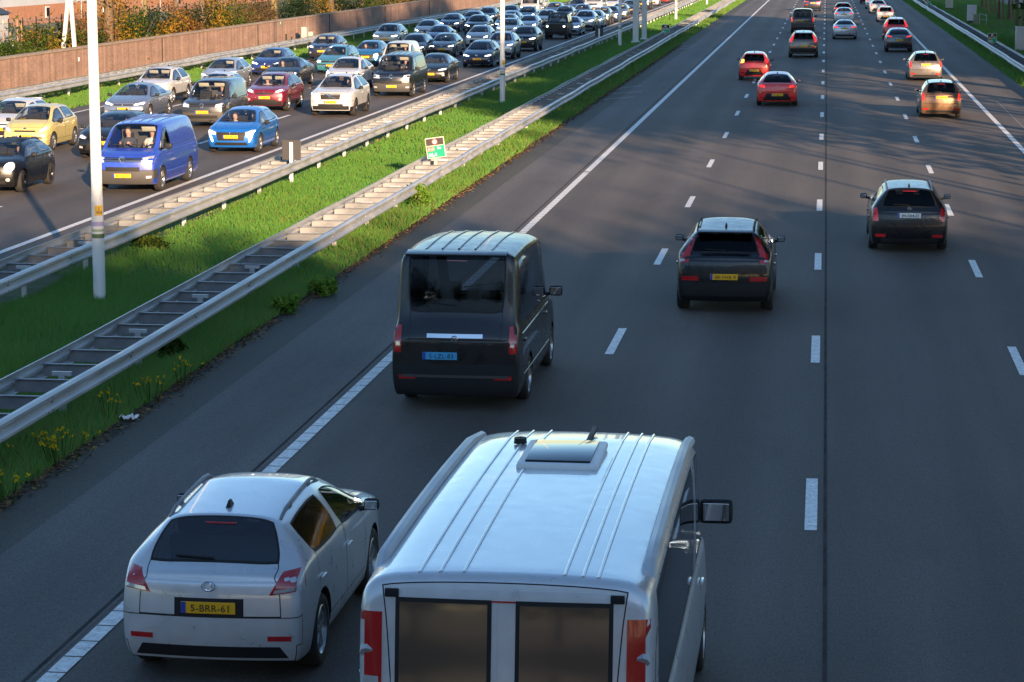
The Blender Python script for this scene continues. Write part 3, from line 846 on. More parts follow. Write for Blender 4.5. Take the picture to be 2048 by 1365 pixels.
    # tall cars
    suvF = dict(lens=[[(.54, .84), (.90, .88), (.94, .98), (.80, .98), (.54, .93)]], lit=[[(.58, .87), (.90, .905), (.90, .945), (.58, .905)]],
                grille=[[(-.42, .70), (.42, .70), (.46, .94), (-.46, .94)]], intake=[[(-.60, .36), (.60, .36), (.54, .52), (-.54, .52)]], fog=[[(.70, .54), (.86, .56), (.84, .72), (.76, .70)]],
                badge=('slash', .83, .06), plate=.60, tail=[[(.72, .98), (.94, .96), (.93, 1.10), (.82, 1.16), (.66, 1.45), (.59, 1.45), (.70, 1.14)]], rplate=.72,
                reflector=[rect(.52, .86, .64, .72)], rear_black=[[(-.92, .34), (.92, .34), (.92, .60), (-.92, .60)]])
    U = base(L=4.42, W=1.86, H=1.65, zb=.24, c=1.16, h=1.92, r=3.86, d=4.24, e=3.82, b=2.46, zn=.97, zc=1.13, zh=1.57, zr=1.57, zd=1.14, zt=1.08, belt=(1.02, 1.12), wr=.60, R=.355, wf=.88, wb=3.58, clad=1, tw=.23, rear_wiper=1, privacy=1, spokes=5)
    suvF['rev'] = [[(.80, 1.0), (.90, .99), (.90, 1.03), (.82, 1.04)]]
    suvF['grille_mat'] = M['seam']
    suvF['skid'] = [[(-.95, .22), (.95, .22), (.92, .44), (-.92, .44)]]
    car_type('square suv', dict(U, rim=M['dark_rim'], spoiler=1, rails=M['seam']), suvF, 'white')
    softF = dict(suvF, lens=[[(.50, .78), (.88, .86), (.93, .96), (.78, .96), (.52, .88)]], lit=[[(.60, .83), (.80, .87), (.80, .92), (.62, .885)]], grille=[[(-.40, .72), (.40, .72), (.50, .84), (-.50, .84)]], badge=('ring', .80, .05), fog=[ell(.74, .52, .07, .05)],
                 tail=[[(.52, .94), (.94, .98), (.92, 1.08), (.60, 1.04)]], rplate=.86)
    car_type('soft suv', dict(U, L=4.25, W=1.80, H=1.56, c=1.08, h=1.86, r=3.66, d=4.06, e=3.62, b=2.38, wb=3.42, zn=.90, zc=1.06, zh=1.49, zr=1.49, zd=1.08, zt=1.0, belt=(.96, 1.06), R=.335, rails=M['galv_d'], extra=vis2), softF, 'burgundy')
    evF = dict(softF, grille=[[(-.40, .82), (.40, .82), (.40, .85), (-.40, .85)]], lens=[[(.46, .78), (.92, .84), (.94, .93), (.80, .94), (.44, .86)]], lit=[[(.50, .80), (.88, .85), (.88, .905), (.50, .84)]], badge=('letters', .84, .06), plate=.62, tail=[[(.44, .96), (.94, .98), (.92, 1.06), (.50, 1.03)]], intake=[[(-.66, .36), (.66, .36), (.58, .50), (-.58, .50)]])
    car_type('electric suv', dict(U, L=4.58, W=1.85, H=1.63, r=3.8, d=4.36, e=3.85, wb=3.64), evF, 'black')
    famF = dict(softF, tail=[[(.62, .90), (.95, .94), (.93, 1.12), (.74, 1.10)]], rev=[[(.66, .915), (.90, .945), (.90, .975), (.68, .95)]], rplate=.78, rbadge=('oval', .98), rear_black=[[(-.80, .28), (.80, .28), (.72, .40), (-.72, .40)], rect(-.36, .36, .70, .865)], reflector=[rect(.60, .84, .46, .51)])
    car_type('family car', dict(U, L=4.5, W=1.84, H=1.60, clad=0, r=3.85, d=4.3, e=3.8, wb=3.6, zh=1.53, zr=1.53, privacy=0, rails=M['galv_d'], rear_glass=M['glass']), famF, 'silver')
    cpF = dict(softF, lens=[[(.56, .74), (.88, .86), (.95, 1.0), (.84, 1.0), (.60, .84)]], lit=[[(.66, .80), (.84, .88), (.84, .95), (.68, .86)]], badge=('oval', .80, .05), tail=[[(.50, .98), (.96, 1.02), (.93, 1.12), (.74, 1.08), (.52, 1.02)]], rplate=.80, reflector=[[(.66, .48), (.84, .50), (.84, .58), (.70, .58)]])
    car_type('coupe suv', dict(U, L=4.38, W=1.80, H=1.56, c=1.10, h=1.92, r=3.36, d=4.14, e=3.50, b=2.44, wb=3.52, zn=.88, zc=1.05, zh=1.49, zr=1.47, zd=1.12, zt=1.05, belt=(.96, 1.10), R=.345), cpF, 'white')
    # vans
    vanF = dict(lens=[[(.56, .86), (.92, .88), (.95, 1.05), (.80, 1.04), (.58, 1.00)]], lit=[[(.62, .91), (.74, .92), (.74, .98), (.62, .97)]], grille=[[(-.56, .88), (.56, .88), (.56, 1.0), (-.56, 1.0)]], bars=[rect(-.56, .56, .905, .918), rect(-.56, .56, .965, .975)],
                badge=('letters', .945, .085), intake=[rect(-.52, .52, .62, .74)], fog=[[(.70, .42), (.86, .43), (.86, .50), (.70, .49)]], plate=.50,
                tail=[rect(.86, .985, .96, 1.26)], rplate=1.0, rplate_x=-.22, reflector=[rect(.60, .86, .50, .56)], rear_black=[[(-.94, .32), (.94, .32), (.94, .46), (-.94, .46)]], rbadge=('letters', 1.12))
    V = base(L=5.1, W=1.90, H=1.96, zb=.24, c=.92, a=1.10, h=1.66, r=4.86, d=5.0, e=4.72, b=2.02, zn=1.02, zc=1.20, zh=1.86, zr=1.92, zd=1.22, zt=1.14, belt=(1.12, 1.16), wr=.74, rail=.12, R=.345, wf=.92, wb=3.98, Bf=.20, Br=.06, df=.07, dr=.03,
             fr=[.10, .02, 0, .04, .07, .12, .18], rr=[.08, .01, 0, .01, .015, .02, .02], bumper=M['grey_trim'], mbig=1.35, mz=.14, crease=.25, aerial=False, obj='van', rim=M['rim'], spokes=5)
    def taxi_rear(root, P, bvh):
        ribs(root, P, bvh); hw = P['W'] / 2
        put('tailgate_grip', [rect(-.42, .42, 1.13, 1.19)], [M['chrome']], bvh, P, root, 'rear', .018)
        put('step_pad', [rect(-.8, .8, .53, .57)], [M['grey_trim']], bvh, P, root, 'rear', .02)
    def ribs(root, P, bvh):
        b = MB()
        for x in (-.5, -.25, 0, .25, .5):
            pts = []
            for k in range(9):
                s = lerp(P['h'] + .25, P['r'] - .12, k / 8)
                hit = bvh.ray_cast(Vector((x, P['L'] / 2 - s, 5)), Vector((0, 0, -1))); pts.append(hit[0] + Vector((0, 0, 0.004)))
            b.tube(pts, 0.016, 6)
        b.build('roof_rib', P['pm'], root, True)
        for sx in (-1, 1):
            q = MB()
            for k in range(2):
                z = (P['belt'][0] - .02, .52)[k]; pts = []
                for j in range(9):
                    s = lerp(P['c'] + .5, P['L'] - .5, j / 8)
                    hit = bvh.ray_cast(Vector((sx * 3, P['L'] / 2 - s, z)), Vector((-sx, 0, 0)))
                    if hit[0] and abs(hit[0].x) > .8: pts.append(hit[0])
                if len(pts) > 2: q.tube(pts, 0.012, 5)
            if q.v: q.build('body_crease', P['pm'], root, True)
        visors(root, P, (-1,))
    car_type('panel van', dict(V, panel=True, blind_rear=True, extra=ribs), vanF, 'blue')
    vanW = dict(vanF, tail=[rect(.84, .985, .92, 1.32)])
    car_type('window van', dict(V, privacy=1, extra=ribs, rear_glass=M['dark_glass'], rear_wiper=1), vanW, 'black')
    taxF = dict(vanF, rev=[rect(.84, .965, 1.0, 1.07)], tail=[rect(.82, .985, .90, 1.30)], rplate=.86, rplate_x=-.22, rplate_kind='plate_b', rear_black=[[(-.96, .30), (.96, .30), (.96, .52), (-.96, .52)]])
    car_type('taxi van', dict(V, L=5.3, W=1.98, H=2.46, zh=2.30, zr=2.40, r=4.92, d=5.1, e=4.8, zd=1.46, belt=(1.16, 1.2), privacy=1, extra=taxi_rear, bumper=M['trim'], rear_wiper=1, spoiler=1, wr=.88), taxF, 'black')
    cadF = dict(vanF, lens=[[(.56, .78), (.90, .80), (.94, .94), (.80, .95), (.58, .89)]], lit=[[(.64, .82), (.82, .84), (.82, .90), (.64, .87)]], grille=[[(-.55, .80), (.55, .80), (.56, .90), (-.56, .90)]], bars=[rect(-.56, .56, .845, .853)], badge=('letters', .85, .075), intake=[rect(-.66, .66, .36, .48)], plate=.60)
    cadF.pop('fog')
    car_type('small van', base(L=4.4, W=1.79, H=1.82, zb=.22, c=1.02, a=1.2, h=1.66, r=4.12, d=4.28, e=4.0, b=2.12, zn=.93, zc=1.10, zh=1.72, zr=1.77, zd=1.12, zt=1.06, belt=(1.04, 1.08), wr=.68, rail=.12, R=.325, wf=.88, wb=3.58, panel=True, blind_rear=True, bumper=M['grey_trim'], mbig=1.2, crease=.2, rr=[.08, .01, 0, .01, .015, .02, .02], obj='van', aerial=False, extra=vis2), cadF, 'dark grey')
    sprF = dict(vanF, lens=[[(.58, .92), (.90, .96), (.94, 1.16), (.80, 1.14), (.60, 1.04)]], lit=[[(.64, .97), (.80, 1.0), (.80, 1.08), (.64, 1.04)]], grille=[[(-.40, .88), (.40, .88), (.48, 1.1), (-.48, 1.1)]], badge=('ring', 1.0, .09), plate=.52, tail=[rect(.88, .985, .9, 1.2)])
    car_type('tall van', base(L=5.9, W=2.0, H=2.68, zb=.26, c=.80, a=1.0, h=1.56, r=5.7, d=5.82, e=5.5, b=2.0, zn=1.12, zc=1.34, zh=2.40, zr=2.62, zd=1.36, zt=1.3, belt=(1.24, 1.28), wr=.82, rail=.16, R=.35, wf=.95, wb=4.6, panel=True, blind_rear=True, bumper=M['grey_trim'], mbig=1.6, crease=.25, rr=[.08, .01, 0, .01, .015, .02, .02], obj='van', aerial=False), sprF, 'white')
    # high-roofed camper in the foreground
    def camper(root, P, bvh):
        L = P['L']
        for sx in (-1, 1):
            b = MB(); pts = []
            for k in range(9):
                s = lerp(P['h'] + .05, P['r'] + .03, k / 8); x = sx * P['wr'] * .93
                hit = bvh.ray_cast(Vector((x, L / 2 - s, 5)), Vector((0, 0, -1))); pts.append(hit[0] + Vector((0, 0, .035)))
            b.tube(pts, .052, 8); b.build('roof_rail', M['galv'], root, True)
        top = lambda s: bvh.ray_cast(Vector((0, L / 2 - s, 5)), Vector((0, 0, -1)))[0].z
        b = MB(); b.cbox((-.02, L / 2 - 3.05, top(3.05) + .02), (.70, 1.05, .07), .03); hatch = b.build('roof_hatch', M['white_paint'], root, True)
        b = MB(); b.cbox((-.02, L / 2 - 3.05, top(3.05) + .058), (.56, .90, .03), .012); b.build('hatch_pane', M['dark_glass'], hatch, True)
        b = MB(); b.lathe([(0, .001), (.05, .02), (.05, .055), (0, .06)], 20, 'z', (-.48, L / 2 - 2.35, top(2.35))); b.build('roof_vent', M['trim'], root, True)
        b = MB()
        for x in (-.62, -.47, -.3, .42, .55, .66):
            pts = []
            for k in range(9):
                s = lerp(P['h'] + .2, P['r'] - .1, k / 8); hit = bvh.ray_cast(Vector((x, L / 2 - s, 5)), Vector((0, 0, -1))); pts.append(hit[0] + Vector((0, 0, .003)))
            b.tube(pts, .014, 6)
        b.build('roof_rib', P['pm'], root, True)
        b = MB(); b.cbox((.12, L / 2 - 1.95, top(1.95) + .012), (.05, .9, .03), .01); b.build('roof_strip', M['trim'], root, True)
    def camper_rear(root, P, bvh):
        camper(root, P, bvh); hw = P['W'] / 2
        for sx in (-1, 1):
            x0, x1 = (.04, .70) if sx > 0 else (-.70, -.04)
            dr = put('rear_door', [rect(x0 * hw, x1 * hw, .62, 2.40)], [P['pm']], bvh, P, root, 'rear', .006)
            q0, q1 = (x0 + .06, x1 - .05) if sx > 0 else (x0 + .05, x1 - .06)
            fr = put('window_seal', [rect(q0 * hw - .03, q1 * hw + .03, 1.15, 2.33)], [M['seam']], bvh, P, dr, 'rear', .011)
            put('window', [rect(q0 * hw, q1 * hw, 1.18, 2.30)], [M['reflection_glass']], bvh, P, dr, 'rear', .016)
            for z in (.80, 1.08, 2.36):
                h = bvh.ray_cast(Vector((sx * .70 * hw, -9, z)), Vector((0, 1, 0)))[0]; b = MB(); b.cbox((h.x, h.y - .014, z), (.10, .03, .06), .008); b.build('hinge', M['trim'], dr, True)
        h = bvh.ray_cast(Vector((.06, -9, 1.2)), Vector((0, 1, 0)))[0]; b = MB(); b.cbox((.12, h.y - .02, 1.22), (.10, .04, .20), .012); b.build('door_handle', M['trim'], root, True)
        b = MB(); b.cbox((0, -P['L'] / 2 - .05, .52), (P['W'] * .92, .16, .14), .03); b.build('step_bumper', M['trim'], root, True)
    M['reflection_glass'] = mat('brown reflection window', (.085, .06, .045), rough=.08, coat=.5)  # sunlit surroundings mirrored in the panes, painted in as brown
    camF = dict(sprF, rev=[rect(.78, .97, 1.62, 1.76)], tail=[rect(.76, .985, 1.50, 2.22)], tail_mat=M['tail'], rplate=.9, rplate_x=0)
    camF.pop('rbadge', None)
    car_type('camper', base(L=7.4, W=2.30, H=2.55, zb=.28, c=.72, a=.92, h=1.20, r=7.18, d=7.32, e=7.0, b=2.0, zn=1.12, zc=1.34, zh=2.38, zr=2.50, zd=1.38, zt=1.3, belt=(1.24, 1.28), wr=1.06, rail=.14, R=.35, wf=.95, wb=5.9, bumper=M['grey_trim'], mbig=1.9, mz=.35, crease=.3, rr=[.08, .01, 0, .01, .015, .02, .02], Br=.04, obj='van', aerial=False, privacy=1, extra=camper_rear, blind_rear=True), camF, 'pale silver')
    # army jeep
    def jeepx(root, P, bvh):
        b = MB(); b.cbox((0, P['L'] / 2 + .04, .62), (1.62, .10, .16), .02); b.build('bull_bar', M['trim'], root, True)
        b = MB(); b.cbox((0, P['L'] / 2 - P['c'] - .03, P['zc'] + .40), (1.35, .03, .05), .01); b.build('windscreen_bar', PAINT['camouflage'], root, True)
    jF = dict(lens=[ell(.72, .98, .13, .11)], lit=[ell(.72, .98, .07, .06)], grille=[rect(-.52, .52, .82, 1.12)], bars=[rect(-.5, .5, .88, .90), rect(-.5, .5, .95, .97), rect(-.5, .5, 1.02, 1.04)], bar_mat=PAINT['camouflage'], intake=[rect(-.9, .9, .42, .5)], plate=.62, plate_kind='plate_w', tail=[rect(.82, .95, .8, 1.0)], rplate=.8)
    car_type('jeep', base(L=4.3, W=1.74, H=1.95, zb=.36, c=1.36, a=1.5, h=1.56, r=4.16, d=4.26, e=4.0, b=2.3, zn=1.16, zc=1.24, zh=1.86, zr=1.92, zd=1.26, zt=1.2, belt=(1.16, 1.18), wr=.70, rail=.10, R=.40, wf=.80, wb=3.45, Bf=.02, Br=.02, df=.02, dr=.02, fr=[.03, .01, 0, 0, 0, 0, .01], rr=[0] * 7, crease=.75, bumper=M['trim'], roof_mat=mat('tarpaulin', (.05, .045, .04), rough=.9, var=.15), tw=.24, rim=M['dark_rim'], clad=0, obj='jeep', aerial=False, extra=jeepx, hoodk=.5), jF, 'camouflage')
build_types()
# ------------------------------------------------------------------ ground materials
def asphalt(name, c, lane_dark=None, edge_moss=None):
    m = mat(name, c, rough=0.78, spec=0.35)
    t = m.node_tree; p = t.nodes['Principled BSDF']; L = t.links
    tc = t.nodes.new('ShaderNodeTexCoord')
    def noise(scale, det, st=(1, 1, 1), rough=.6):
        mp = t.nodes.new('ShaderNodeMapping'); mp.inputs['Scale'].default_value = st
        L.new(tc.outputs['Object'], mp.inputs[0])
        n = t.nodes.new('ShaderNodeTexNoise'); n.inputs['Scale'].default_value = scale; n.inputs['Detail'].default_value = det; n.inputs['Roughness'].default_value = rough
        L.new(mp.outputs[0], n.inputs['Vector']); return n.outputs[0]
    def ramp(v, lo, hi, a, b):
        r = t.nodes.new('ShaderNodeMapRange'); L.new(v, r.inputs[0])
        for k, x in zip((1, 2, 3, 4), (lo, hi, a, b)): r.inputs[k].default_value = x
        return r.outputs[0]
    def mul(a, b):
        k = t.nodes.new('ShaderNodeMath'); k.operation = 'MULTIPLY'; L.new(a, k.inputs[0]); L.new(b, k.inputs[1]); return k.outputs[0]
    v = ramp(noise(34, 4, rough=.85), .34, .66, .45, 1.6)          # stones
    v = mul(v, ramp(noise(9, 5), .3, .7, .88, 1.12))
    v = mul(v, ramp(noise(1.0, 4, (1, .04, 1)), .3, .7, .84, 1.16))    # worn wheel tracks along the road
    v = mul(v, ramp(noise(.09, 3), .3, .7, .86, 1.14))
    v = mul(v, ramp(noise(.8, 6, (1, .25, 1), .7), .55, .75, 1.0, .80))       # oil and rubber stains
    sx0 = t.nodes.new('ShaderNodeSeparateXYZ'); L.new(tc.outputs['Object'], sx0.inputs[0])
    wv = t.nodes.new('ShaderNodeMath'); wv.operation = 'MULTIPLY_ADD'; L.new(sx0.outputs[0], wv.inputs[0]); wv.inputs[1].default_value = 2 * math.pi / 1.725; wv.inputs[2].default_value = .09 * 3.64 + 1.57
    cs = t.nodes.new('ShaderNodeMath'); cs.operation = 'COSINE'; L.new(wv.outputs[0], cs.inputs[0])
    v = mul(v, ramp(cs.outputs[0], -1, 1, .85, 1.09))                      # paler wheel paths, darker between
    if edge_moss:
        sx = t.nodes.new('ShaderNodeSeparateXYZ'); L.new(tc.outputs['Object'], sx.inputs[0])
    mx = t.nodes.new('ShaderNodeMix'); mx.data_type = 'RGBA'; mx.blend_type = 'MULTIPLY'; mx.inputs[0].default_value = 1
    mx.inputs[6].default_value = (*c, 1); L.new(v, mx.inputs[7]); L.new(mx.outputs[2], p.inputs['Base Color'])
    b = t.nodes.new('ShaderNodeBump'); b.inputs['Strength'].default_value = .35; b.inputs['Distance'].default_value = .01
    L.new(noise(90, 2), b.inputs['Height']); L.new(b.outputs[0], p.inputs['Normal'])
    return m
M['road'] = asphalt('asphalt', (0.096, 0.082, 0.072))
M['shoulder'] = asphalt('hard shoulder asphalt', (0.106, 0.096, 0.090))
M['mossy'] = asphalt('mossy asphalt edge', (0.068, 0.064, 0.050))
M['joint'] = mat('tar joint', (0.055, 0.050, 0.046), rough=.95, spec=.1, var=.4, vscale=1.5)
def worn(m):
    t = m.node_tree; p = t.nodes['Principled BSDF']; L = t.links
    tc = t.nodes.new('ShaderNodeTexCoord'); n = t.nodes.new('ShaderNodeTexNoise'); n.inputs['Scale'].default_value = 22; n.inputs['Detail'].default_value = 6; n.inputs['Roughness'].default_value = .75
    L.new(tc.outputs['Object'], n.inputs['Vector'])
    r = t.nodes.new('ShaderNodeMapRange'); L.new(n.outputs[0], r.inputs[0]); r.inputs[1].default_value = .57; r.inputs[2].default_value = .65
    mx = t.nodes.new('ShaderNodeMix'); mx.data_type = 'RGBA'; mx.inputs[7].default_value = (.12, .12, .12, 1)
    L.new(p.inputs['Base Color'].links[0].from_socket, mx.inputs[6]); L.new(r.outputs[0], mx.inputs[0]); L.new(mx.outputs[2], p.inputs['Base Color'])
M['soil'] = mat('soil and grass roots', (0.045, 0.07, 0.022), rough=1, var=.4, vscale=1.4)
M['marking'] = mat('thermoplastic marking', (0.72, 0.72, 0.70), rough=.6, var=.22, vscale=9, det=4)
worn(M['marking'])
M['field'] = mat('meadow', (0.035, 0.07, 0.018), rough=1, var=.35, vscale=.5)

def sheet(name, x0, x1, y0, y1, z, m, kind='structure'):
    b = MB(); b.add([(x0, y0, z), (x1, y0, z), (x1, y1, z), (x0, y1, z)], [(0, 1, 2, 3)])
    return struct(b.build(name, m), kind)
sheet('ground', -2500, 2500, -2500, 2500, -0.06, M['field'])
sheet('road', -9.2, 9.75, -60, 900, 0.0, M['road']).name = 'right_carriageway'
sheet('left_carriageway', -32.0, -17.0, -60, 900, 0.0, M['road'])
sheet('hard_shoulder', -9.25, -7.35, -60, 900, 0.004, M['shoulder'])
sheet('shoulder_edge', -10.2, -9.2, -60, 900, -0.004, M['mossy'])
sheet('hard_shoulder_right', 7.0, 9.6, -60, 900, 0.004, M['shoulder'])
sheet('median_soil', -17.0, -10.05, -60, 900, -0.008, M['soil'])
sheet('verge_soil', -60, -31.9, -60, 900, -0.012, M['soil'])
sheet('verge_soil_right', 9.7, 60, -60, 900, -0.012, M['soil'])
sheet('local_road', 21.5, 27.5, -60, 900, 0.0, M['shoulder'])
b = MB()
for x in (-7.42, .12): b.add([(x - .02, -60, 0.0085), (x + .02, -60, 0.0085), (x + .02, 900, 0.0085), (x - .02, 900, 0.0085)], [(0, 1, 2, 3)])
struct(b.build('road_joint', M['joint']))

# painted lines
def strip(b, x, y0, y1, w=.15, z=.009): b.add([(x - w / 2, y0, z), (x + w / 2, y0, z), (x + w / 2, y1, z), (x - w / 2, y1, z)], [(0, 1, 2, 3)])
def dashes(name, x, y0, per, ln, w=.15):
    b = MB(); y = y0
    while y < 620: strip(b, x, y, y + ln, w); y += per
    struct(b.build(name, M['marking']))
dashes('lane_marking', -.05, 30.19 - 1.45 - 24, 12, 2.9)
def y_of(px, py):
    f = 4900.; th = R(9.170); ph = R(7.227)
    fw = Vector((-math.sin(ph) * math.cos(th), math.cos(ph) * math.cos(th), -math.sin(th))); rt = Vector((math.cos(ph), math.sin(ph), 0)); up = rt.cross(fw)
    d = fw + rt * (px - 1024) / f - up * (py - 682.5) / f
    return (d * (-6.9 / d.z)).y
dashes('lane_marking', -3.55, y_of(1233, 683) - 1.45 - 24, 12, 2.9)
dashes('lane_marking', 3.33, y_of(1953, 538) - 1.45 - 24, 12, 2.9)
dashes('lane_marking', -21.8, y_of(411, 284) - 1.0 - 60, 12, 2.9)
dashes('lane_marking', -24.95, 58, 12, 2.9)
dashes('lane_marking', -28.03, 90.5 - 36, 12, 2.9)
b = MB(); y = -20.0
while y < 75:                       # the old edge line, cracked into short lengths
    L_ = .50 + .06 * rng.random(); strip(b, -7.2, y, y + L_, .19); y += L_ + .032
strip(b, -7.2, 75, 640, .19); struct(b.build('edge_line', M['marking']))
for x, w in ((6.79, .19), (-18.52, .19), (-31.05, .15)):
    b = MB(); strip(b, x, -20, 640, w); struct(b.build('edge_line', M['marking']))
b = MB()
for (x0, y0, x1, y1) in ((-10.0, 119.6, -9.0, 122.4), (-9.9, 115.4, -8.6, 117.5), (-10.0, 110.8, -8.7, 113.3), (-9.7, 170.5, -8.9, 173.2), (-9.7, 166.5, -8.9, 169.0)):
    d = Vector((x1 - x0, y1 - y0, 0)).normalized(); n = Vector((-d.y, d.x, 0)) * .05
    p, q = Vector((x0, y0, .010)), Vector((x1, y1, .010)); b.add([p - n, q - n, q + n, p + n][::-1], [(0, 1, 2, 3)])
struct(b.build('faded_marking', mat('faded marking', (.40, .40, .38), rough=.7, var=.3, vscale=9)))
b = MB()
for (x0, y0, x1, y1) in ((7.6, 88, 7.7, 112), (6.25, 120, 6.3, 175)): b.add([(x0 - .02, y0, .0125), (x0 + .02, y0, .0125), (x1 + .02, y1, .0125), (x1 - .02, y1, .0125)], [(0, 1, 2, 3)])
struct(b.build('scratch_line', mat('scratched asphalt', (.25, .25, .25), rough=.7, var=.4, vscale=5)))

# ------------------------------------------------------------------ crash barriers
WPROF = [(0, .425), (.045, .435), (.078, .465), (.078, .505), (.02, .545), (.012, .575), (.02, .605), (.078, .645), (.078, .690), (.045, .722), (0, .732)]
def barrier(label, xf, xb, y0, y1, kink=0.03):
    """ladder type barrier: a W rail on each side, spacers between, posts below"""
    xc = (xf + xb) / 2
    root = empty('crash_barrier', (xc, y0, 0)); tag(root, label, 'crash barrier', 'crash barriers along the motorway')
    ys = np.arange(0, y1 - y0 + 4, 4.0)
    wob = [(nrg.normal(0, kink * .5), nrg.normal(0, .012)) for _ in ys]
    for side, x in ((1, xf - xc), (-1, xb - xc)):
        sgn = 1 if x > 0 else -1
        V, F = [], []
        n = len(WPROF)
        for k, y in enumerate(ys):
            wx, wz = wob[k]
            for (o, z) in WPROF: V.append((x + sgn * (o - .078) + wx, y, z + wz))
        for k in range(len(ys) - 1):
            for j in range(n - 1):
                q = (k * n + j, (k + 1) * n + j, (k + 1) * n + j + 1, k * n + j + 1)
                F.append(q)
        m = MB(); m.add(V, F)
        # overlap plates and bolts at each joint
        for k, y in enumerate(ys[:60]):
            wx, wz = wob[k]
            for z in (.485, .668):
                for dy in (-.10, .10): m.box((x + sgn * .004 + wx, y + dy, z + wz), (.018, .035, .022), 1)
            m.box((x + sgn * -.055 + wx, y + .25, .575 + wz), (.02, .05, .03), 1)
        o = m.build('beam', [M['galv'], M['galv_d']], root, True, 30)
        md = o.modifiers.new('thick', 'SOLIDIFY'); md.thickness = .006
    # spacers
    def spacer(b, y):
        w = abs(xf - xb) - .17
        b.box((0, y - .005, .645), (w, .07, .008)); b.box((0, y + .03, .545), (w, .006, .20))
        for sx in (-1, 1): b.add([(sx * w / 2, y - .05, .638), (sx * w / 2, y + .05, .638), (sx * (w / 2 - .12), y + .05, .638), (sx * w / 2, y - .20, .638)], [(0, 1, 2, 3)])
    b = MB(); spacer(b, 0); sp = b.build('spacer', M['galv_d'], root)
    yy_ = np.arange(.4, y1 - y0, 1.32)
    near = [y for y in yy_ if y0 + y > 20][:100]
    sp.location = (0, near[0], 0)
    for y in near[1:]:
        c = sp.copy(); COL.objects.link(c); c.parent = root; c.location = (0, y, 0)
    rest = [y for y in yy_ if y > near[-1]]
    if rest:
        b = MB()
        for y in rest: spacer(b, y)
        struct(b.build('spacer', M['galv_d'], root), 'stuff')
    def post(b, y): b.box((0, y, .29), (.10, .06, .60)); b.box((0, y, .60), (.30, .05, .06))
    b = MB(); post(b, 0); po = b.build('post', M['galv'], root)
    py = [y for y in np.arange(2.0, y1 - y0, 4.12) if y0 + y > 20]
    po.location = (0, py[0], 0)
    for y in py[1:100]:
        c = po.copy(); COL.objects.link(c); c.parent = root; c.location = (0, y, 0)
    return root
barrier('grey ladder crash barrier on the right edge of the grass median', -10.62, -11.75, 20.5, 420)
barrier('grey ladder crash barrier on the left edge of the median beside the queue', -15.15, -16.20, 24, 420)
barrier('grey ladder crash barrier below the brown noise wall', -34.3, -35.3, 84, 420)
barrier('grey ladder crash barrier on the right verge of the empty shoulder', 10.25, 11.25, 100, 420)

# ------------------------------------------------------------------ grass
GM = [mat('grass blade', (.088, .235, .033), rough=.75), mat('grass blade dark', (.075, .205, .033), rough=.75), mat('grass blade straw', (.19, .18, .055), rough=.8), mat('grass blade yellow', (.115, .215, .026), rough=.75)]
for m in GM:
    p = m.node_tree.nodes['Principled BSDF']; p.inputs['Specular IOR Level'].default_value = .25
def blades(zones, name):
    Vs, Fs, Ms, Ns = [], [], [], []; n0 = 0
    for (x0, x1, y0, y1, dens, hmin, hmax, wid, strawk) in zones:
        if y1 <= y0: continue
        n = int((x1 - x0) * (y1 - y0) * dens)
        x = nrg.uniform(x0, x1, n); y = nrg.uniform(y0, y1, n)
        # tufts: taller patches from summed sines
        pat = np.sin(x * 1.9 + np.sin(y * .7) * 2) + np.sin(y * 1.3 + x * .8) + np.sin(y * .31 + 1.7 * x)
        h = (hmin + (hmax - hmin) * np.clip(.35 + .22 * pat + nrg.normal(0, .22, n), 0, 1.3))
        a = nrg.uniform(0, 2 * np.pi, n); w = wid * nrg.uniform(.6, 1.3, n)
        lx, ly = nrg.normal(0, .5, n) * h, nrg.normal(0, .5, n) * h
        dx, dy = np.cos(a) * w / 2, np.sin(a) * w / 2
        V = np.empty((n, 3, 3)); V[:, 0] = np.stack([x - dx, y - dy, np.full(n, -.01)], 1); V[:, 1] = np.stack([x + dx, y + dy, np.full(n, -.01)], 1); V[:, 2] = np.stack([x + lx, y + ly, h], 1)
        N = np.cross(V[:, 1] - V[:, 0], V[:, 2] - V[:, 0]); flip = (N @ np.array([.1, -1, .35])) < 0
        V[flip] = V[flip][:, [1, 0, 2]]; N[flip] *= -1; N /= np.linalg.norm(N, axis=1)[:, None]
        N = N * .45 + np.array([0, -.12, .9]); N /= np.linalg.norm(N, axis=1)[:, None]; Ns.append(np.repeat(N, 3, 0))
        Vs.append(V.reshape(-1, 3)); Fs.append(np.arange(n * 3).reshape(-1, 3) + n0); n0 += n * 3
        u = nrg.uniform(0, 1, n) + .12 * np.sin(x * .8 + y * .5) + .1 * np.sin(y * .23)
        mi = np.where(u < .42, 0, np.where(u < .72, 1, 3)); mi = np.where(nrg.uniform(0, 1, n) < strawk, 2, mi)
        Ms.append(mi)
    o = bulk(name, np.concatenate(Vs), np.concatenate(Fs), GM, np.concatenate(Ms))
    o.data.polygons.foreach_set('use_smooth', [True] * len(o.data.polygons))
    o.data.normals_split_custom_set_from_vertices(np.concatenate(Ns).tolist())
    return struct(o, 'stuff')
Z = []
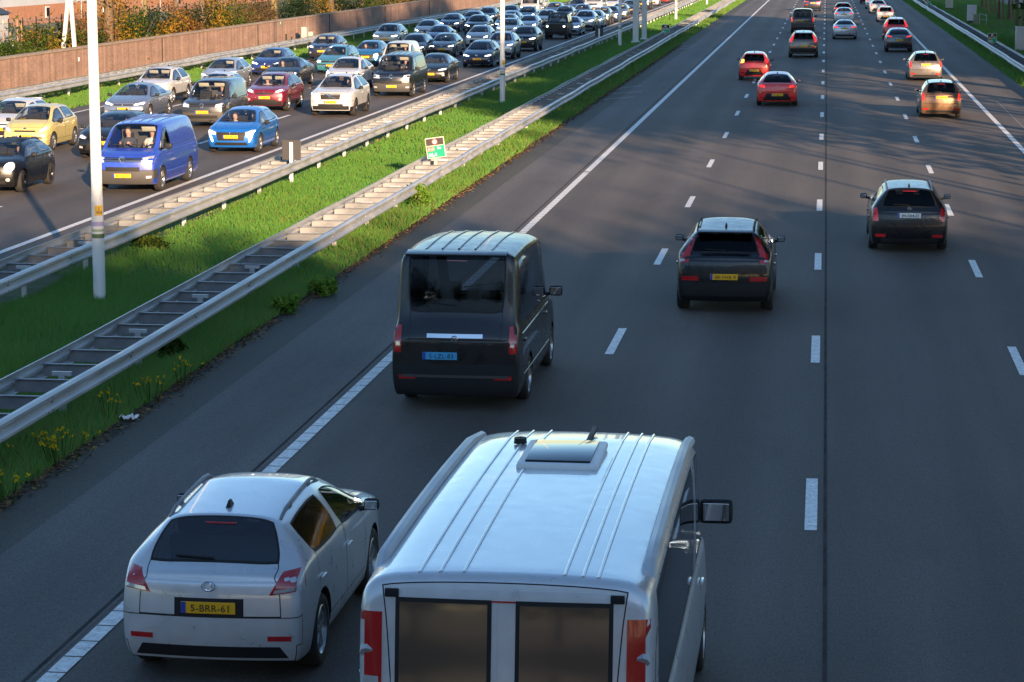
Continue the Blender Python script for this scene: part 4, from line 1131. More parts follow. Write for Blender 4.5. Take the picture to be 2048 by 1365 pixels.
for (ya, yb, d, w) in ((24, 50, 900, .018), (50, 80, 300, .036), (80, 130, 120, .06), (130, 200, 50, .10), (200, 340, 20, .17)):
    Z.append((-15.6, -11.2, ya, yb, d, .06, .20, w, .03))
    Z.append((-11.2, -10.15, ya, yb, d * 1.2, .08, .30, w, .16))
    if ya > 30: Z.append((-16.95, -15.6, ya, yb, d * .35, .03, .12, w, .25))
    if yb > 90:
        Z.append((-35.0, -32.0, max(ya, 84), yb, d * .9, .06, .22, w, .10))
        Z.append((-37.4, -35.0, max(ya, 84), yb, d * .5, .06, .25, w, .25))
        Z.append((9.75, 13.5, max(ya, 98), yb, d, .10, .30, w, .06))
        Z.append((13.5, 21.4, max(ya, 150), yb, d * .5, .05, .16, w, .12))
blades(Z, 'grass')
# edge growth and fallen leaves along the kerbless grass edge
n = 9000
x = -10.12 + nrg.normal(0, .10, n) + np.abs(nrg.normal(0, .05, n)); y = 24 + 150 * nrg.uniform(0, 1, n) ** 1.6
a = nrg.uniform(0, 6.28, n); s = .018 + .022 * nrg.uniform(0, 1, n) + y * .00012
V = np.empty((n, 4, 3))
for k in range(4):
    V[:, k] = np.stack([x + np.cos(a + k * 1.571) * s, y + np.sin(a + k * 1.571) * s * .7, .006 + .03 * nrg.uniform(0, 1, n)], 1)
o = bulk('fallen_leaves', V.reshape(-1, 3), np.arange(n * 4).reshape(-1, 4), [mat('dead leaf', (.13, .055, .016), rough=.9), mat('yellow dead leaf', (.22, .14, .03), rough=.9), mat('dark dead leaf', (.04, .028, .014), rough=.9)], nrg.integers(0, 3, n))
struct(o, 'stuff')

# ------------------------------------------------------------------ plants
def leafmat(name, c):
    m = bpy.data.materials.new(name); m.use_nodes = True; t = m.node_tree
    t.nodes.remove(t.nodes['Principled BSDF']); out = t.nodes['Material Output']
    d = t.nodes.new('ShaderNodeBsdfDiffuse'); d.inputs[0].default_value = (*c, 1)
    r = t.nodes.new('ShaderNodeBsdfTranslucent'); r.inputs[0].default_value = (*[min(1, k * 1.1) for k in c], 1)
    x = t.nodes.new('ShaderNodeMixShader'); x.inputs[0].default_value = .3
    t.links.new(d.outputs[0], x.inputs[1]); t.links.new(r.outputs[0], x.inputs[2]); t.links.new(x.outputs[0], out.inputs[0])
    return m
LEAF = {'green': [leafmat('leaf green', (.045, .085, .015)), leafmat('leaf mid green', (.07, .10, .018)), leafmat('leaf dark green', (.022, .045, .012))],
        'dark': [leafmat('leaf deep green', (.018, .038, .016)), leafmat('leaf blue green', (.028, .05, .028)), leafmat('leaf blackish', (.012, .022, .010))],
        'gold': [leafmat('leaf gold', (.24, .13, .018)), leafmat('leaf yellow', (.28, .18, .03)), leafmat('leaf olive', (.08, .085, .015))],
        'rust': [leafmat('leaf rust', (.16, .075, .025)), leafmat('leaf brown', (.11, .06, .025)), leafmat('leaf ochre', (.22, .12, .03))],
        'tan': [leafmat('dry twig', (.16, .095, .05)), leafmat('dry brown twig', (.10, .06, .035)), leafmat('dry olive', (.10, .08, .03))]}
M['bark'] = mat('bark', (.12, .085, .055), rough=.95, var=.35, vscale=4, stretch=(6, 6, .8), bump=.6, bscale=20)
M['bark_pale'] = mat('mossy bark', (.16, .13, .06), rough=.95, var=.3, vscale=3, stretch=(6, 6, .8))

def leaves(name, centres, spread, per, size, mats, parent, squash=.8):
    n = len(centres) * per
    c = np.repeat(np.array(centres, float), per, 0)
    off = nrg.normal(0, 1, (n, 3)) * np.array([spread, spread, spread * squash])
    p = c + off; p[:, 2] = np.maximum(p[:, 2], .03)
    u = nrg.normal(0, 1, (n, 3)); u /= np.linalg.norm(u, axis=1)[:, None]
    w = nrg.normal(0, 1, (n, 3)); w -= (w * u).sum(1)[:, None] * u; w /= np.linalg.norm(w, axis=1)[:, None]
    s = size * nrg.uniform(.6, 1.4, n)[:, None]
    V = np.stack([p - u * s, p + w * s * .5, p + u * s, p - w * s * .5], 1)
    clump = np.repeat(nrg.integers(0, len(mats), len(centres)), per)
    mi = np.where(nrg.uniform(0, 1, n) < .65, clump, nrg.integers(0, len(mats), n))
    return bulk(name, V.reshape(-1, 3), np.arange(n * 4).reshape(-1, 4), mats, mi, parent)

def grow(b, p, d, r, ln, depth, tips, spread=.55, nb=3):
    """one limb with its side branches"""
    pts, rad = [p.copy()], [r]; q = p.copy()
    steps = 4
    for k in range(steps):
        d = (d + Vector((rng.gauss(0, .12), rng.gauss(0, .12), rng.gauss(.04, .06)))).normalized()
        q = q + d * ln / steps; pts.append(q.copy()); rad.append(r * (1 - .7 * (k + 1) / steps))
    b.tube(pts, rad, 6 if r > .04 else 4, caps=False)
    tips.append(q.copy()); tips.append(pts[-2].copy())
    if depth > 0:
        for k in range(nb):
            i = rng.randint(1, steps)
            dd = (d + Vector((rng.gauss(0, spread), rng.gauss(0, spread), rng.gauss(.1, .3)))).normalized()
            grow(b, pts[i], dd, rad[i] * .65, ln * .62, depth - 1, tips, spread, nb)

def tree(label, pos, h, r, base_h, kind, per=60, size=.13, spread=.55, limb=None, dens=1.0, group=None, bark='bark', nl=9, depth=1, lean=.03):
    root = empty('tree', pos, rng.uniform(0, 6)); tag(root, label, 'tree', group)
    b = MB(); pts, rad = [], []
    k = 10; x = y = 0
    for i in range(k + 1):
        t = i / k; pts.append(Vector((x, y, h * .93 * t))); rad.append(r * (1.25 - .25 * min(1, t * 8)) * (1 - .85 * t))
        x += rng.gauss(0, lean * h / k); y += rng.gauss(0, lean * h / k)
    b.tube(pts, rad, 10)
    tips = [pts[-1]]
    for j in range(nl):
        t = base_h / h + (1 - base_h / h) * (j + .5) / nl * .95
        i = min(k - 1, int(t * k)); p = pts[i].lerp(pts[i + 1], t * k - i)
        an = j * 2.4 + rng.uniform(-.4, .4); ln = (limb or h * .28) * (1 - .55 * (t - base_h / h)) * rng.uniform(.75, 1.2)
        d = Vector((math.cos(an), math.sin(an), rng.uniform(.25, .8))).normalized()
        grow(b, p, d, rad[i] * .5, ln, depth, tips)
    b.build('trunk', M[bark], root, True, 60)
    if kind: leaves('crown', [t for t in tips if rng.random() < dens], spread, per, size, LEAF[kind], root)
    return root

def bush(label, pos, w, h, kind, n=26, per=70, size=.10, group='shrubs behind the noise wall', name='shrub', stems=7):
    root = empty(name, pos, rng.uniform(0, 6)); tag(root, label, name.replace('_', ' '), group)
    b = MB(); cs = []
    for k in range(stems):
        a = rng.uniform(0, 6.28); q = rng.uniform(.1, .5) * w
        tip = Vector((math.cos(a) * q, math.sin(a) * q, h * rng.uniform(.55, 1.0)))
        b.tube([(math.cos(a) * .1, math.sin(a) * .1, 0), tip * .5 + Vector((0, 0, .1 * h)), tip], [.035, .025, .008], 5, caps=False); cs.append(tip)
    b.build('stem', M['bark'], root)
    while len(cs) < n:
        a = rng.uniform(0, 6.28); q = w * .5 * math.sqrt(rng.random()); z = h * rng.uniform(.12, .92) * (1 - .45 * (q / (w * .5)) ** 2)
        cs.append(Vector((math.cos(a) * q, math.sin(a) * q, z)))
    leaves('foliage', cs, .13 * (w + h) / 2, per, size, LEAF[kind], root)
    return root
def ray_at(px, py, X=None, Y=None, z=None):
    f = 4900.; th = R(9.170); ph = R(7.227)
    fw = Vector((-math.sin(ph) * math.cos(th), math.cos(ph) * math.cos(th), -math.sin(th))); rt = Vector((math.cos(ph), math.sin(ph), 0)); up = rt.cross(fw)
    d = fw + rt * (px - 1024) / f - up * (py - 682.5) / f
    t = X / d.x if X is not None else Y / d.y if Y is not None else (z - 6.9) / d.z
    return Vector((0, 0, 6.9)) + d * t

# ------------------------------------------------------------------ noise wall
def brickmat():
    m = mat('brown brick', (.36, .23, .172), rough=.9, var=.16, vscale=.7, stretch=(1, .6, 2.2))
    t = m.node_tree; p = t.nodes['Principled BSDF']; L = t.links
    tc = t.nodes.new('ShaderNodeTexCoord'); sx = t.nodes.new('ShaderNodeSeparateXYZ'); cb = t.nodes.new('ShaderNodeCombineXYZ')
    L.new(tc.outputs['Object'], sx.inputs[0]); L.new(sx.outputs[1], cb.inputs[0]); L.new(sx.outputs[2], cb.inputs[1])
    br = t.nodes.new('ShaderNodeTexBrick'); br.inputs['Scale'].default_value = 1.0
    br.inputs['Brick Width'].default_value = .22; br.inputs['Row Height'].default_value = .066; br.inputs['Mortar Size'].default_value = .006
    br.inputs['Color1'].default_value = (.80, .80, .80, 1); br.inputs['Color2'].default_value = (1.15, 1.1, 1.05, 1); br.inputs['Mortar'].default_value = (1.1, 1.15, 1.2, 1)
    L.new(cb.outputs[0], br.inputs['Vector'])
    old = p.inputs['Base Color'].links[0].from_socket
    mx = t.nodes.new('ShaderNodeMix'); mx.data_type = 'RGBA'; mx.blend_type = 'MULTIPLY'; mx.inputs[0].default_value = 1
    L.new(old, mx.inputs[6]); L.new(br.outputs[0], mx.inputs[7])
    # streaks of grime running down
    mp = t.nodes.new('ShaderNodeMapping'); mp.inputs['Scale'].default_value = (1, 1.3, .05); L.new(tc.outputs['Object'], mp.inputs[0])
    n = t.nodes.new('ShaderNodeTexNoise'); n.inputs['Scale'].default_value = 1.5; n.inputs['Detail'].default_value = 5; L.new(mp.outputs[0], n.inputs['Vector'])
    r = t.nodes.new('ShaderNodeMapRange'); L.new(n.outputs[0], r.inputs[0]); r.inputs[1].default_value = .35; r.inputs[2].default_value = .65; r.inputs[3].default_value = .72; r.inputs[4].default_value = 1.15
    m2 = t.nodes.new('ShaderNodeMix'); m2.data_type = 'RGBA'; m2.blend_type = 'MULTIPLY'; m2.inputs[0].default_value = 1
    L.new(mx.outputs[2], m2.inputs[6]); L.new(r.outputs[0], m2.inputs[7]); L.new(m2.outputs[2], p.inputs['Base Color'])
    return m
M['brick'] = brickmat()
M['coping'] = mat('concrete coping', (.32, .25, .19), rough=.9, var=.2)
WX, WT = -37.5, 1.80
wall = empty('noise_wall', (WX, 95, 0)); tag(wall, 'long low brown brick noise wall along the far left verge', 'wall')
b = MB(); b.box((-.15, 200, .86), (.30, 440, 1.74)); b.build('masonry', M['brick'], wall)
b = MB()
for k in range(146): b.box((-.15, -18.5 + k * 3.0, WT - .03), (.40, 2.985, .10))
b.build('coping', M['coping'], wall)
b = MB()
for y in (42, 66, 90, 114, 138): b.box((.02, y, .85), (.045, .05, 1.70))
b.build('expansion_joint', M['seam'], wall)
def on_wall(px, py): return ray_at(px, py, X=WX + .02)
p = on_wall(158, 119); o = MB()
for dx in (-.055, .055):
    for dz in (-.05, .05): o.cbox((0, dx, dz), (.03, .095, .085), .008)
o = o.build('wall_marker', M['white_paint']); o.location = p; tag(o, 'small white square marker fixed to the brown brick wall', 'marker')
p = on_wall(561, 46); o = MB(); o.cbox((0, 0, 0), (.03, .26, .36), .01, 0); o.box((.018, 0, 0), (.004, .10, .18), 1)
o = o.build('emergency_sign', [mat('sign green', (.02, .30, .16), rough=.4), M['white_paint']]); o.location = p; tag(o, 'small green plate high on the brown wall above the grey cabinets', 'sign')
for (px, py, w, h, lab) in ((571, 75, .10, .42, 'tall thin black slot post standing against the brown wall'), (582, 77, .08, .16, 'short black stub post standing against the brown wall')):
    p = on_wall(px, py); o = MB(); o.cbox((.06, 0, 0), (.08, w, h), .012); o.cbox((.06, 0, h / 2 + .01), (.11, w + .03, .03), .008); o = o.build('wall_post', M['trim']); o.location = p; tag(o, lab, 'post')
for (px, py, w, h, lab) in ((610, 69, .80, .95, 'larger pale grey cabinet behind the far left barrier'), (621, 72, .35, .5, 'small pale cabinet to the right of the larger grey cabinet')):
    p = ray_at(px, py, X=-36.4); r = empty('roadside_cabinet', (p.x, p.y, 0)); tag(r, lab, 'cabinet')
    zc_ = p.z; o = MB(); o.cbox((0, 0, zc_ / 2 + h / 4), (.35, w, zc_ + h / 2), .02); o.cbox((0, 0, zc_ + h / 2 + .02), (.40, w + .06, .04), .01)
    o.build('housing', mat('cabinet grey', (.42, .40, .34), rough=.5, var=.08), r)
    o = MB(); o.box((.178, 0, zc_), (.006, w * .86, h * .8)); o.build('cabinet_door', mat('cabinet door', (.46, .43, .37), rough=.45), r)

# ------------------------------------------------------------------ lamp posts and gantry columns
def lamp_post(x, y, label, num):
    r = empty('lamp_post', (x, y, 0)); tag(r, label, 'lamp post', 'white lamp posts on the grass median')
    b = MB(); b.lathe([(-.02, .125), (0, .122), (1.9, .117), (2.02, .115), (2.03, .110), (8, .090), (17.5, .065)], 28, 'z')
    b.build('post', M['pole'], r, True, 50)
    for z, h, c in ((1.25, .085, (.09, .15, .06)), (1.36, .05, (.35, .40, .25)), (1.49, .085, (.38, .33, .50))):
        q = MB(); q.lathe([(z - h / 2, .1205), (z - h / 2, .1235), (z + h / 2, .1225), (z + h / 2, .1195)], 28, 'z')
        q.build('colour_band', mat('band', c, rough=.6), r, True, 50)
    for sx in (-1, 1):
        q = MB(); q.tube([(0, 0, 17.3), (sx * .8, 0, 17.9), (sx * 2.0, 0, 18.0)], [.06, .05, .045], 8); q.build('arm', M['pole'], r, True)
        q = MB(); q.cbox((sx * 2.4, 0, 18.0), (1.0, .34, .16), .05); q.build('lantern', M['galv_d'], r, True)
    # yellow number sticker, wrapped round the post towards the right hand road
    q = MB(); n = 10; a0, a1 = R(-98), R(-18); Rr = .1225
    V = []
    for z in (1.66, 1.86):
        for k in range(n + 1): a = a0 + (a1 - a0) * k / n; V.append((Rr * math.cos(a), Rr * math.sin(a), z))
    q.add(V, [(k, k + 1, n + 2 + k, n + 1 + k) for k in range(n)])
    st = q.build('number_sticker', mat('sticker yellow', (.75, .42, .04), rough=.5), r, True)
    for txt, z, s in (('J', 1.775, .085), (num, 1.69, .085)):
        cu = bpy.data.curves.new('t', 'FONT'); cu.body = txt; cu.size = s; cu.align_x = 'CENTER'; cu.extrude = .0008
        to = bpy.data.objects.new('t', cu); COL.objects.link(to); dg = bpy.context.evaluated_depsgraph_get()
        me = bpy.data.meshes.new_from_object(to.evaluated_get(dg)); bpy.data.objects.remove(to)
        am = (a0 + a1) / 2
        for v in me.vertices:
            a = am + v.co.x / Rr; rr = Rr + .002 + v.co.z
            v.co = (rr * math.cos(a), rr * math.sin(a), z + v.co.y)
        me.materials.clear(); me.materials.append(M['ink']); link(bpy.data.objects.new('lettering', me), st)
    return r
for (x, y, lab, num) in ((-14.15, 46.65, 'nearest and tallest looking white lamp post, left of the blue van', '404'), (-14.2, 108.6, 'white lamp post beside the navy estate, second from the viewer', '406'),
                         (-14.1, 170.6, 'white lamp post just left of the paired concrete columns', '408'), (-13.95, 232.6, 'white lamp post farthest but one, beyond the paired concrete columns', '410'), (-14.0, 294.6, 'farthest thin white lamp post at the top of the median', '412')):
    lamp_post(x, y, lab, num)
for (x, y, w, lab) in ((-13.45, 176.6, .42, 'thicker front column of the pair of pale concrete columns on the median'), (-13.20, 181.5, .36, 'rear column of the pair of pale concrete columns on the median')):
    b = MB(); b.cbox((0, 0, 4.2), (w, w, 8.5), .05); b.cbox((0, 0, .06), (w + .2, w + .2, .16), .03); b.cbox((0, 0, 8.4), (w + .1, w + .1, .2), .03)
    o = b.build('gantry_column', mat('pale concrete', (.58, .57, .52), rough=.7, var=.10, vscale=1.5, stretch=(1, 1, .2))); o.location = (x, y, 0); tag(o, lab, 'column')

# ------------------------------------------------------------------ kilometre signs
def text(parent, body, size, x, z, m, y=-.018, name='lettering', align='LEFT'):
    cu = bpy.data.curves.new('t', 'FONT'); cu.body = body; cu.size = size; cu.align_x = align; cu.extrude = .001; cu.offset = size * .02
    to = bpy.data.objects.new('t', cu); COL.objects.link(to); dg = bpy.context.evaluated_depsgraph_get()
    me = bpy.data.meshes.new_from_object(to.evaluated_get(dg)); bpy.data.objects.remove(to)
    me.transform(Matrix.Translation((x, y, z)) @ Matrix.Rotation(R(90), 4, 'X'))
    me.materials.clear(); me.materials.append(m); return link(bpy.data.objects.new(name, me), parent)
SG = mat('sign green board', (.0, .28, .17), rough=.4); SB = mat('sign black board', (.03, .025, .022), rough=.5)
SR = mat('sign red', (.62, .045, .035), rough=.4); SE = mat('sign pale edge', (.58, .58, .48), rough=.5)
def km_sign(x, y, tilt, label, km, w=.56, h=.60, zb_=.78):
    r = empty('kilometre_sign', (x, y, 0)); tag(r, label, 'kilometre sign', 'kilometre signs on the crash barriers')
    b = MB(); b.cbox((0, .03, .42), (.09, .05, .86), .008); b.build('sign_post', mat('sign post', (.45, .40, .33), rough=.7), r)
    p = empty_part = bpy.data.meshes.new('board'); b = MB(); b.cbox((0, 0, 0), (w, .025, h), .012)
    bo = b.build('board', SE, r); bo.location = (0, -.01, zb_ + h / 2); bo.rotation_euler = (0, R(-tilt), 0)
    bpy.data.meshes.remove(p)
    iw, ih = w - .04, h - .04; gz = -ih / 2
    b = MB(); b.box((0, -.014, gz + ih * .30), (iw, .004, ih * .60)); b.build('green_field', SG, bo)
    b = MB(); b.box((0, -.014, gz + ih * .81), (iw, .004, ih * .36)); b.build('black_field', SB, bo)
    b = MB(); b.lathe([(-.0175, .0005), (-.0175, .085)], 24, 'y', (0, 0, gz + ih * .81)); b.build('red_ring', SR, bo)
    b = MB(); b.lathe([(-.0195, .0005), (-.0195, .062)], 24, 'y', (0, 0, gz + ih * .81)); b.build('white_disc', M['white_paint'], bo)
    text(bo, '100', .062, 0, gz + ih * .81 - .022, M['ink'], -.0215, align='CENTER')
    b = MB(); b.cbox((-iw * .27, -.017, gz + ih * .45), (iw * .40, .004, ih * .20), .0015); b.build('red_field', SR, bo)
    text(bo, 'A12', .105, -iw * .27, gz + ih * .45 - .036, M['white_paint'], -.0205, align='CENTER')
    text(bo, 'Re', .10, iw * .10, gz + ih * .42, M['white_paint'], -.0175)
    text(bo, km, .145, -iw * .44, gz + ih * .06, M['white_paint'], -.0175)
km_sign(-11.2, 70.6, 8, 'nearest tilted green kilometre sign reading 66,4 on the median barrier', '66,4')
km_sign(-11.2, 174.7, 0, 'farther upright green kilometre sign on the right median barrier', '66,5')
km_sign(10.6, 160.1, 0, 'green kilometre sign on the right verge barrier beside the large cabinet', '66,5')
km_sign(10.6, 262.0, 0, 'farthest small green kilometre sign at the top of the right verge barrier', '66,6')
for (x, y, lab) in ((-15.4, 70.2, 'dark back of a sign board on the barrier beside the bright blue hatchback'), (-15.5, 170.2, 'dark back of a sign board in front of the silver cars beyond the lamp post'), (-15.5, 288.0, 'farthest dark back of a sign board at the top of the median')):
    r = empty('sign_back', (x, y, 0)); tag(r, lab, 'sign', 'sign boards seen from behind on the left barrier')
    b = MB(); b.cbox((0, -.04, .62), (.10, .05, 1.22), .01); b.build('sign_post', M['white_paint'], r)
    b = MB(); b.cbox((0, 0, 1.0), (.56, .03, .58), .012); b.build('board', mat('sign back', (.035, .034, .036), rough=.6), r)

# ------------------------------------------------------------------ roadside cabinets on the right
def cabinet(x, y, w, d, h, c, label, base_c=(.07, .06, .05), bh=.2):
    r = empty('roadside_cabinet', (x, y, 0)); tag(r, label, 'cabinet', 'cabinets on the right verge')
    b = MB(); b.cbox((0, 0, bh / 2), (w * .97, d * .97, bh), .01); b.build('plinth', mat('plinth', base_c, rough=.9, var=.2), r)
    b = MB(); b.cbox((0, 0, bh + (h - bh) / 2), (w, d, h - bh), .015); b.build('housing', mat('cabinet paint', c, rough=.45, var=.07), r)
    b = MB(); b.cbox((0, 0, h + .02), (w + .06, d + .06, .05), .015); b.build('lid', mat('cabinet lid', tuple(k * 1.1 for k in c), rough=.45), r)
    b = MB()
    for sx in ((-1, 1) if w > .7 else (0,)): b.cbox((sx * w * .24, -d / 2 - .004, bh + (h - bh) / 2), (w * (.46 if w > .7 else .88), .012, (h - bh) * .93), .004)
    dr = b.build('cabinet_door', mat('cabinet door paint', tuple(k * .97 for k in c), rough=.4), r)
    b = MB(); b.cbox((w * .04, -d / 2 - .02, h * .55), (.03, .02, .14), .005); b.build('handle', M['trim'], dr)
cabinet(13.34, 272.5, .78, .5, 1.5, (.42, .40, .34), 'beige cabinet farthest up the right verge at the picture edge')
cabinet(12.97, 224.0, .80, .55, 1.62, (.48, .50, .52), 'pale grey tall cabinet on a dark plinth beside the olive box', bh=.28)
cabinet(12.95, 217.5, .42, .35, .98, (.18, .18, .12), 'small olive green box in front of the pale grey cabinet', bh=.06)
cabinet(13.2, 164.5, 1.6, .7, 1.62, (.50, .51, .52), 'large pale cabinet cut by the right picture edge', bh=.05)
r = empty('wire_frame', (13.85, 222.0, 0)); tag(r, 'thin grey wire frame standing in grass right of the olive box', 'frame')
b = MB()
for sx in (-.3, .3): b.tube([(sx, 0, 0), (sx, 0, .95)], .02, 6)
b.tube([(-.3, 0, .95), (.3, 0, .80)], .025, 6); b.tube([(-.3, 0, .45), (.3, 0, .40)], .018, 6); b.build('frame_tube', M['galv'], r, True)

# ------------------------------------------------------------------ building, shed and fence beyond the wall
bl = empty('factory_building', (-70, 215, 0)); tag(bl, 'long building with orange brick base and white upper wall', 'building')
b = MB(); b.box((-8, 60, .8), (16, 230, 1.7)); b.build('brick_base', M['brick_o'] if 'brick_o' in M else mat('orange brick', (.40, .19, .11), rough=.9, var=.15, vscale=2), bl)
b = MB(); b.box((-8.03, 60, 5.2), (16.02, 230.05, 7.1)); b.build('upper_wall', mat('white cladding', (.50, .53, .58), rough=.6, var=.06, vscale=.4), bl)
b = MB(); b.box((-8, 60, 8.9), (16.6, 230.6, .3)); b.build('roof', M['coping'], bl)
for y in (-22, -10, 2, 20, 34, 48):
    w_ = MB(); w_.box((.03, y, .95), (.08, 1.1, 1.0)); wn = w_.build('window', M['white_paint'], bl)
    w_ = MB(); w_.box((.08, y, .95), (.03, .9, .8)); w_.build('pane', M['dark_glass'], wn)
b = MB()
for y in (-16, 12, 40): b.tube([(.12, y, 0), (.12, y, 8)], .06, 8)
b.build('downpipe', M['galv_d'], bl, True)
p = ray_at(8, 56, X=-58)
sh = empty('shed', (p.x, p.y, 0)); tag(sh, 'small white shed with dark pitched roof at the top left corner', 'shed')
b = MB(); b.box((-1.3, -.6, 1.05), (2.6, 3.4, 2.1)); b.build('wall', mat('shed wall', (.50, .53, .58), rough=.6, var=.06), sh)
b = MB(); b.add([(-2.8, -2.6, 2.1), (.2, -2.6, 2.1), (.2, 1.4, 2.1), (-2.8, 1.4, 2.1), (-1.3, -2.6, 2.75), (-1.3, 1.4, 2.75)], [(0, 1, 2, 3)[::-1], (0, 4, 5, 3)[::-1], (1, 2, 5, 4), (0, 1, 4), (2, 3, 5)]); b.build('roof', mat('slate roof', (.03, .04, .05), rough=.6), sh)
b = MB(); b.box((.02, .2, 1.5), (.05, .9, .28)); b.build('window', mat('pale blind', (.6, .55, .42), rough=.6), sh)
# A-shaped white pole
af = empty('a_frame_pole', (-38.4, 122.6, 0)); tag(af, 'white A shaped concrete pole standing just behind the brown wall', 'pole')
for px in (127, 149.5):
    p0 = ray_at(px, 97, Y=122.6); d = p0.x + 38.4; b = MB()
    topx = ray_at(139 + (2.8 if px > 140 else -2.8), 0, Y=122.6).x + 38.4
    zt_ = ray_at(139, 0, Y=122.6).z; dz = zt_ - p0.z
    def at_(z): return d + (topx - d) * (z - p0.z) / dz
    Vs = [(at_(0), 0, 0), (at_(zt_ + .1), 0, zt_ + .1), (at_(zt_ + .1), 0, 9.0)]
    b.tube(Vs, [.13, .115, .09], 4); b.build('leg', M['pole'], af)
b = MB(); b.cbox((0, 0, 8.6), (.5, .25, .5), .03); b.build('cap', M['pole'], af)
# fences
fn = empty('mesh_fence', (-56, 150, 0)); tag(fn, 'dark mesh fence with thin posts in front of the long building', 'fence')
b = MB()
for k in range(0, 26): b.tube([(0, k * 3, 0), (0, k * 3, 1.9)], .045, 6)
b.build('post', M['trim'], fn)
b = MB()
for k in range(40):
    for z in (.6, 1.1, 1.6): b.box((0, k * 1.95, z), (.012, 1.95, .03))
for k in range(0, 520): b.box((0, k * .15, .95), (.006, .012, 1.8))
b.build('wire_panel', M['galv_d'], fn)
pf = empty('slanted_post_row', (-42.5, 118, 0)); tag(pf, 'row of thin brown posts leaning behind the shrubs at far left', 'fence')
for px, py0, py1 in ((8, 96, 60), (21, 96, 63), (36, 92, 40), (44, 95, 44)):
    q0 = ray_at(px, py0, X=-42.5); q1 = ray_at(px, py1, X=-42.5); b = MB(); b.tube([(0, q0.y - 118, 0), (0, q0.y - 118, q1.z)], .04, 6); b.build('post', mat('rusty post', (.28, .17, .10), rough=.8), pf)
b = MB(); b.tube([(0, -8, 2.1), (0, 6, 2.1)], .018, 5); b.build('rail', M['galv_d'], pf)
hr = empty('hand_rail', (-50, 150, 0)); tag(hr, 'pale horizontal railing behind the trees at the top left', 'railing')
b = MB(); b.box((0, 0, 1.25), (.10, 80, .14)); b.build('rail', M['galv'], hr)
for k in range(20):
    b = MB(); b.box((0, -38 + k * 4, .6), (.08, .08, 1.2)); b.build('post', M['galv_d'], hr)

# ------------------------------------------------------------------ trees and shrubs at the left
GT = 'autumn trees behind the noise wall'
def wy(px, X): return ray_at(px, 40, X=X).y
T = [(215, -39.6, .36, 'gold', 'thick brown tree trunk right behind the nearest lamp post', 'bark'), (291, -40.4, .20, None, 'slender mossy tree trunk right of the thick one', 'bark_pale'), (354, -41, .20, 'rust', 'slender tree with rust coloured low leaves behind the wall', 'bark'),
     (405, -40.4, .26, 'gold', 'tree with golden leaves around a dark trunk', 'bark'), (505, -42, .17, None, 'thin dark bare trunk in the dry brown shrubs', 'bark'), (548, -40.4, .36, None, 'stout pale barked tree standing among tan shrubs', 'bark_pale'),
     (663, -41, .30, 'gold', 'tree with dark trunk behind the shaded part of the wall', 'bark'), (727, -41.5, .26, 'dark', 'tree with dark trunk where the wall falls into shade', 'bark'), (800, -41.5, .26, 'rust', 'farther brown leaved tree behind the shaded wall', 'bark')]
for px, X, r_, kd, lab, bk in T:
    tree(lab, (X, wy(px, X), 0), rng.uniform(10, 13), r_, 3.4 if kd else 6, kd or 'gold', per=50, size=.16, spread=.6, group=GT, bark=bk, nl=8)
BS = [(5, -38.9, 1.6, 2.1, 'green', 'bright green shrub at the left end of the wall'), (30, -39.2, 2.2, 2.4, 'green', 'green shrub left of the leaning posts'), (62, -39.4, 2.4, 2.9, 'green', 'olive green shrub in front of the mesh fence'), (88, -39.6, 2.4, 2.7, 'gold', 'yellowing shrub next to the dark hollow'), (108, -40.5, 2.0, 2.6, 'dark', 'dark hollow shrub left of the white A pole'), (140, -41.5, 2.4, 2.7, 'gold', 'yellowish shrub behind the white A pole'),
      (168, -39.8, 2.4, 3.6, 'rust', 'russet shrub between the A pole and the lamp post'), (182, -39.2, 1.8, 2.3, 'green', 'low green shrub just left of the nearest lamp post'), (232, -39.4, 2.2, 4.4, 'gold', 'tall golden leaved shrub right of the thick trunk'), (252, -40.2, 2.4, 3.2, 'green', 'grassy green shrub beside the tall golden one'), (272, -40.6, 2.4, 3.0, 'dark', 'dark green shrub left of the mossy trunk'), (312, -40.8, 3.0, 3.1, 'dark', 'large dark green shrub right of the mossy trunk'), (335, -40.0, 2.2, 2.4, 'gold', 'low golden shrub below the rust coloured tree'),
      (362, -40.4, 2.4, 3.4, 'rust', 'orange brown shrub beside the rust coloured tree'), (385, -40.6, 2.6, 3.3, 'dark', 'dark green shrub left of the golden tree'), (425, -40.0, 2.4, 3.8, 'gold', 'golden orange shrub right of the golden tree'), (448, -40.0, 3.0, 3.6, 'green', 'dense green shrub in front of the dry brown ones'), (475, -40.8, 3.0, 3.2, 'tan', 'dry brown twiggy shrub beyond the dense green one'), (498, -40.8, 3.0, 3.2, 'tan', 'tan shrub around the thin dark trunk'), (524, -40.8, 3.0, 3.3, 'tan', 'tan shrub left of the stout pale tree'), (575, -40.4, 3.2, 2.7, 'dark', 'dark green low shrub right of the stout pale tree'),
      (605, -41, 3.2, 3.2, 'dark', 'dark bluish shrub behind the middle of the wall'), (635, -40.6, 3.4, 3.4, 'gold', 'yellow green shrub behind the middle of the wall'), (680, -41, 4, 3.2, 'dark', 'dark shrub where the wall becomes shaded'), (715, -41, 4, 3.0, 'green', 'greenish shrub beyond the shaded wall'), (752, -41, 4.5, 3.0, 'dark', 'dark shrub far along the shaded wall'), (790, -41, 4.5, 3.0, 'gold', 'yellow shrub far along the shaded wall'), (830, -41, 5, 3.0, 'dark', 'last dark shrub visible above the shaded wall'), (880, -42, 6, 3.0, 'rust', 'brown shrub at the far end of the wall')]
for px, X, w_, h_, kd, lab in BS:
    bush(lab, (X, wy(px, X), 0), w_, h_, kd, n=int(18 + 5 * w_ * h_ / 2), per=60, size=.085)
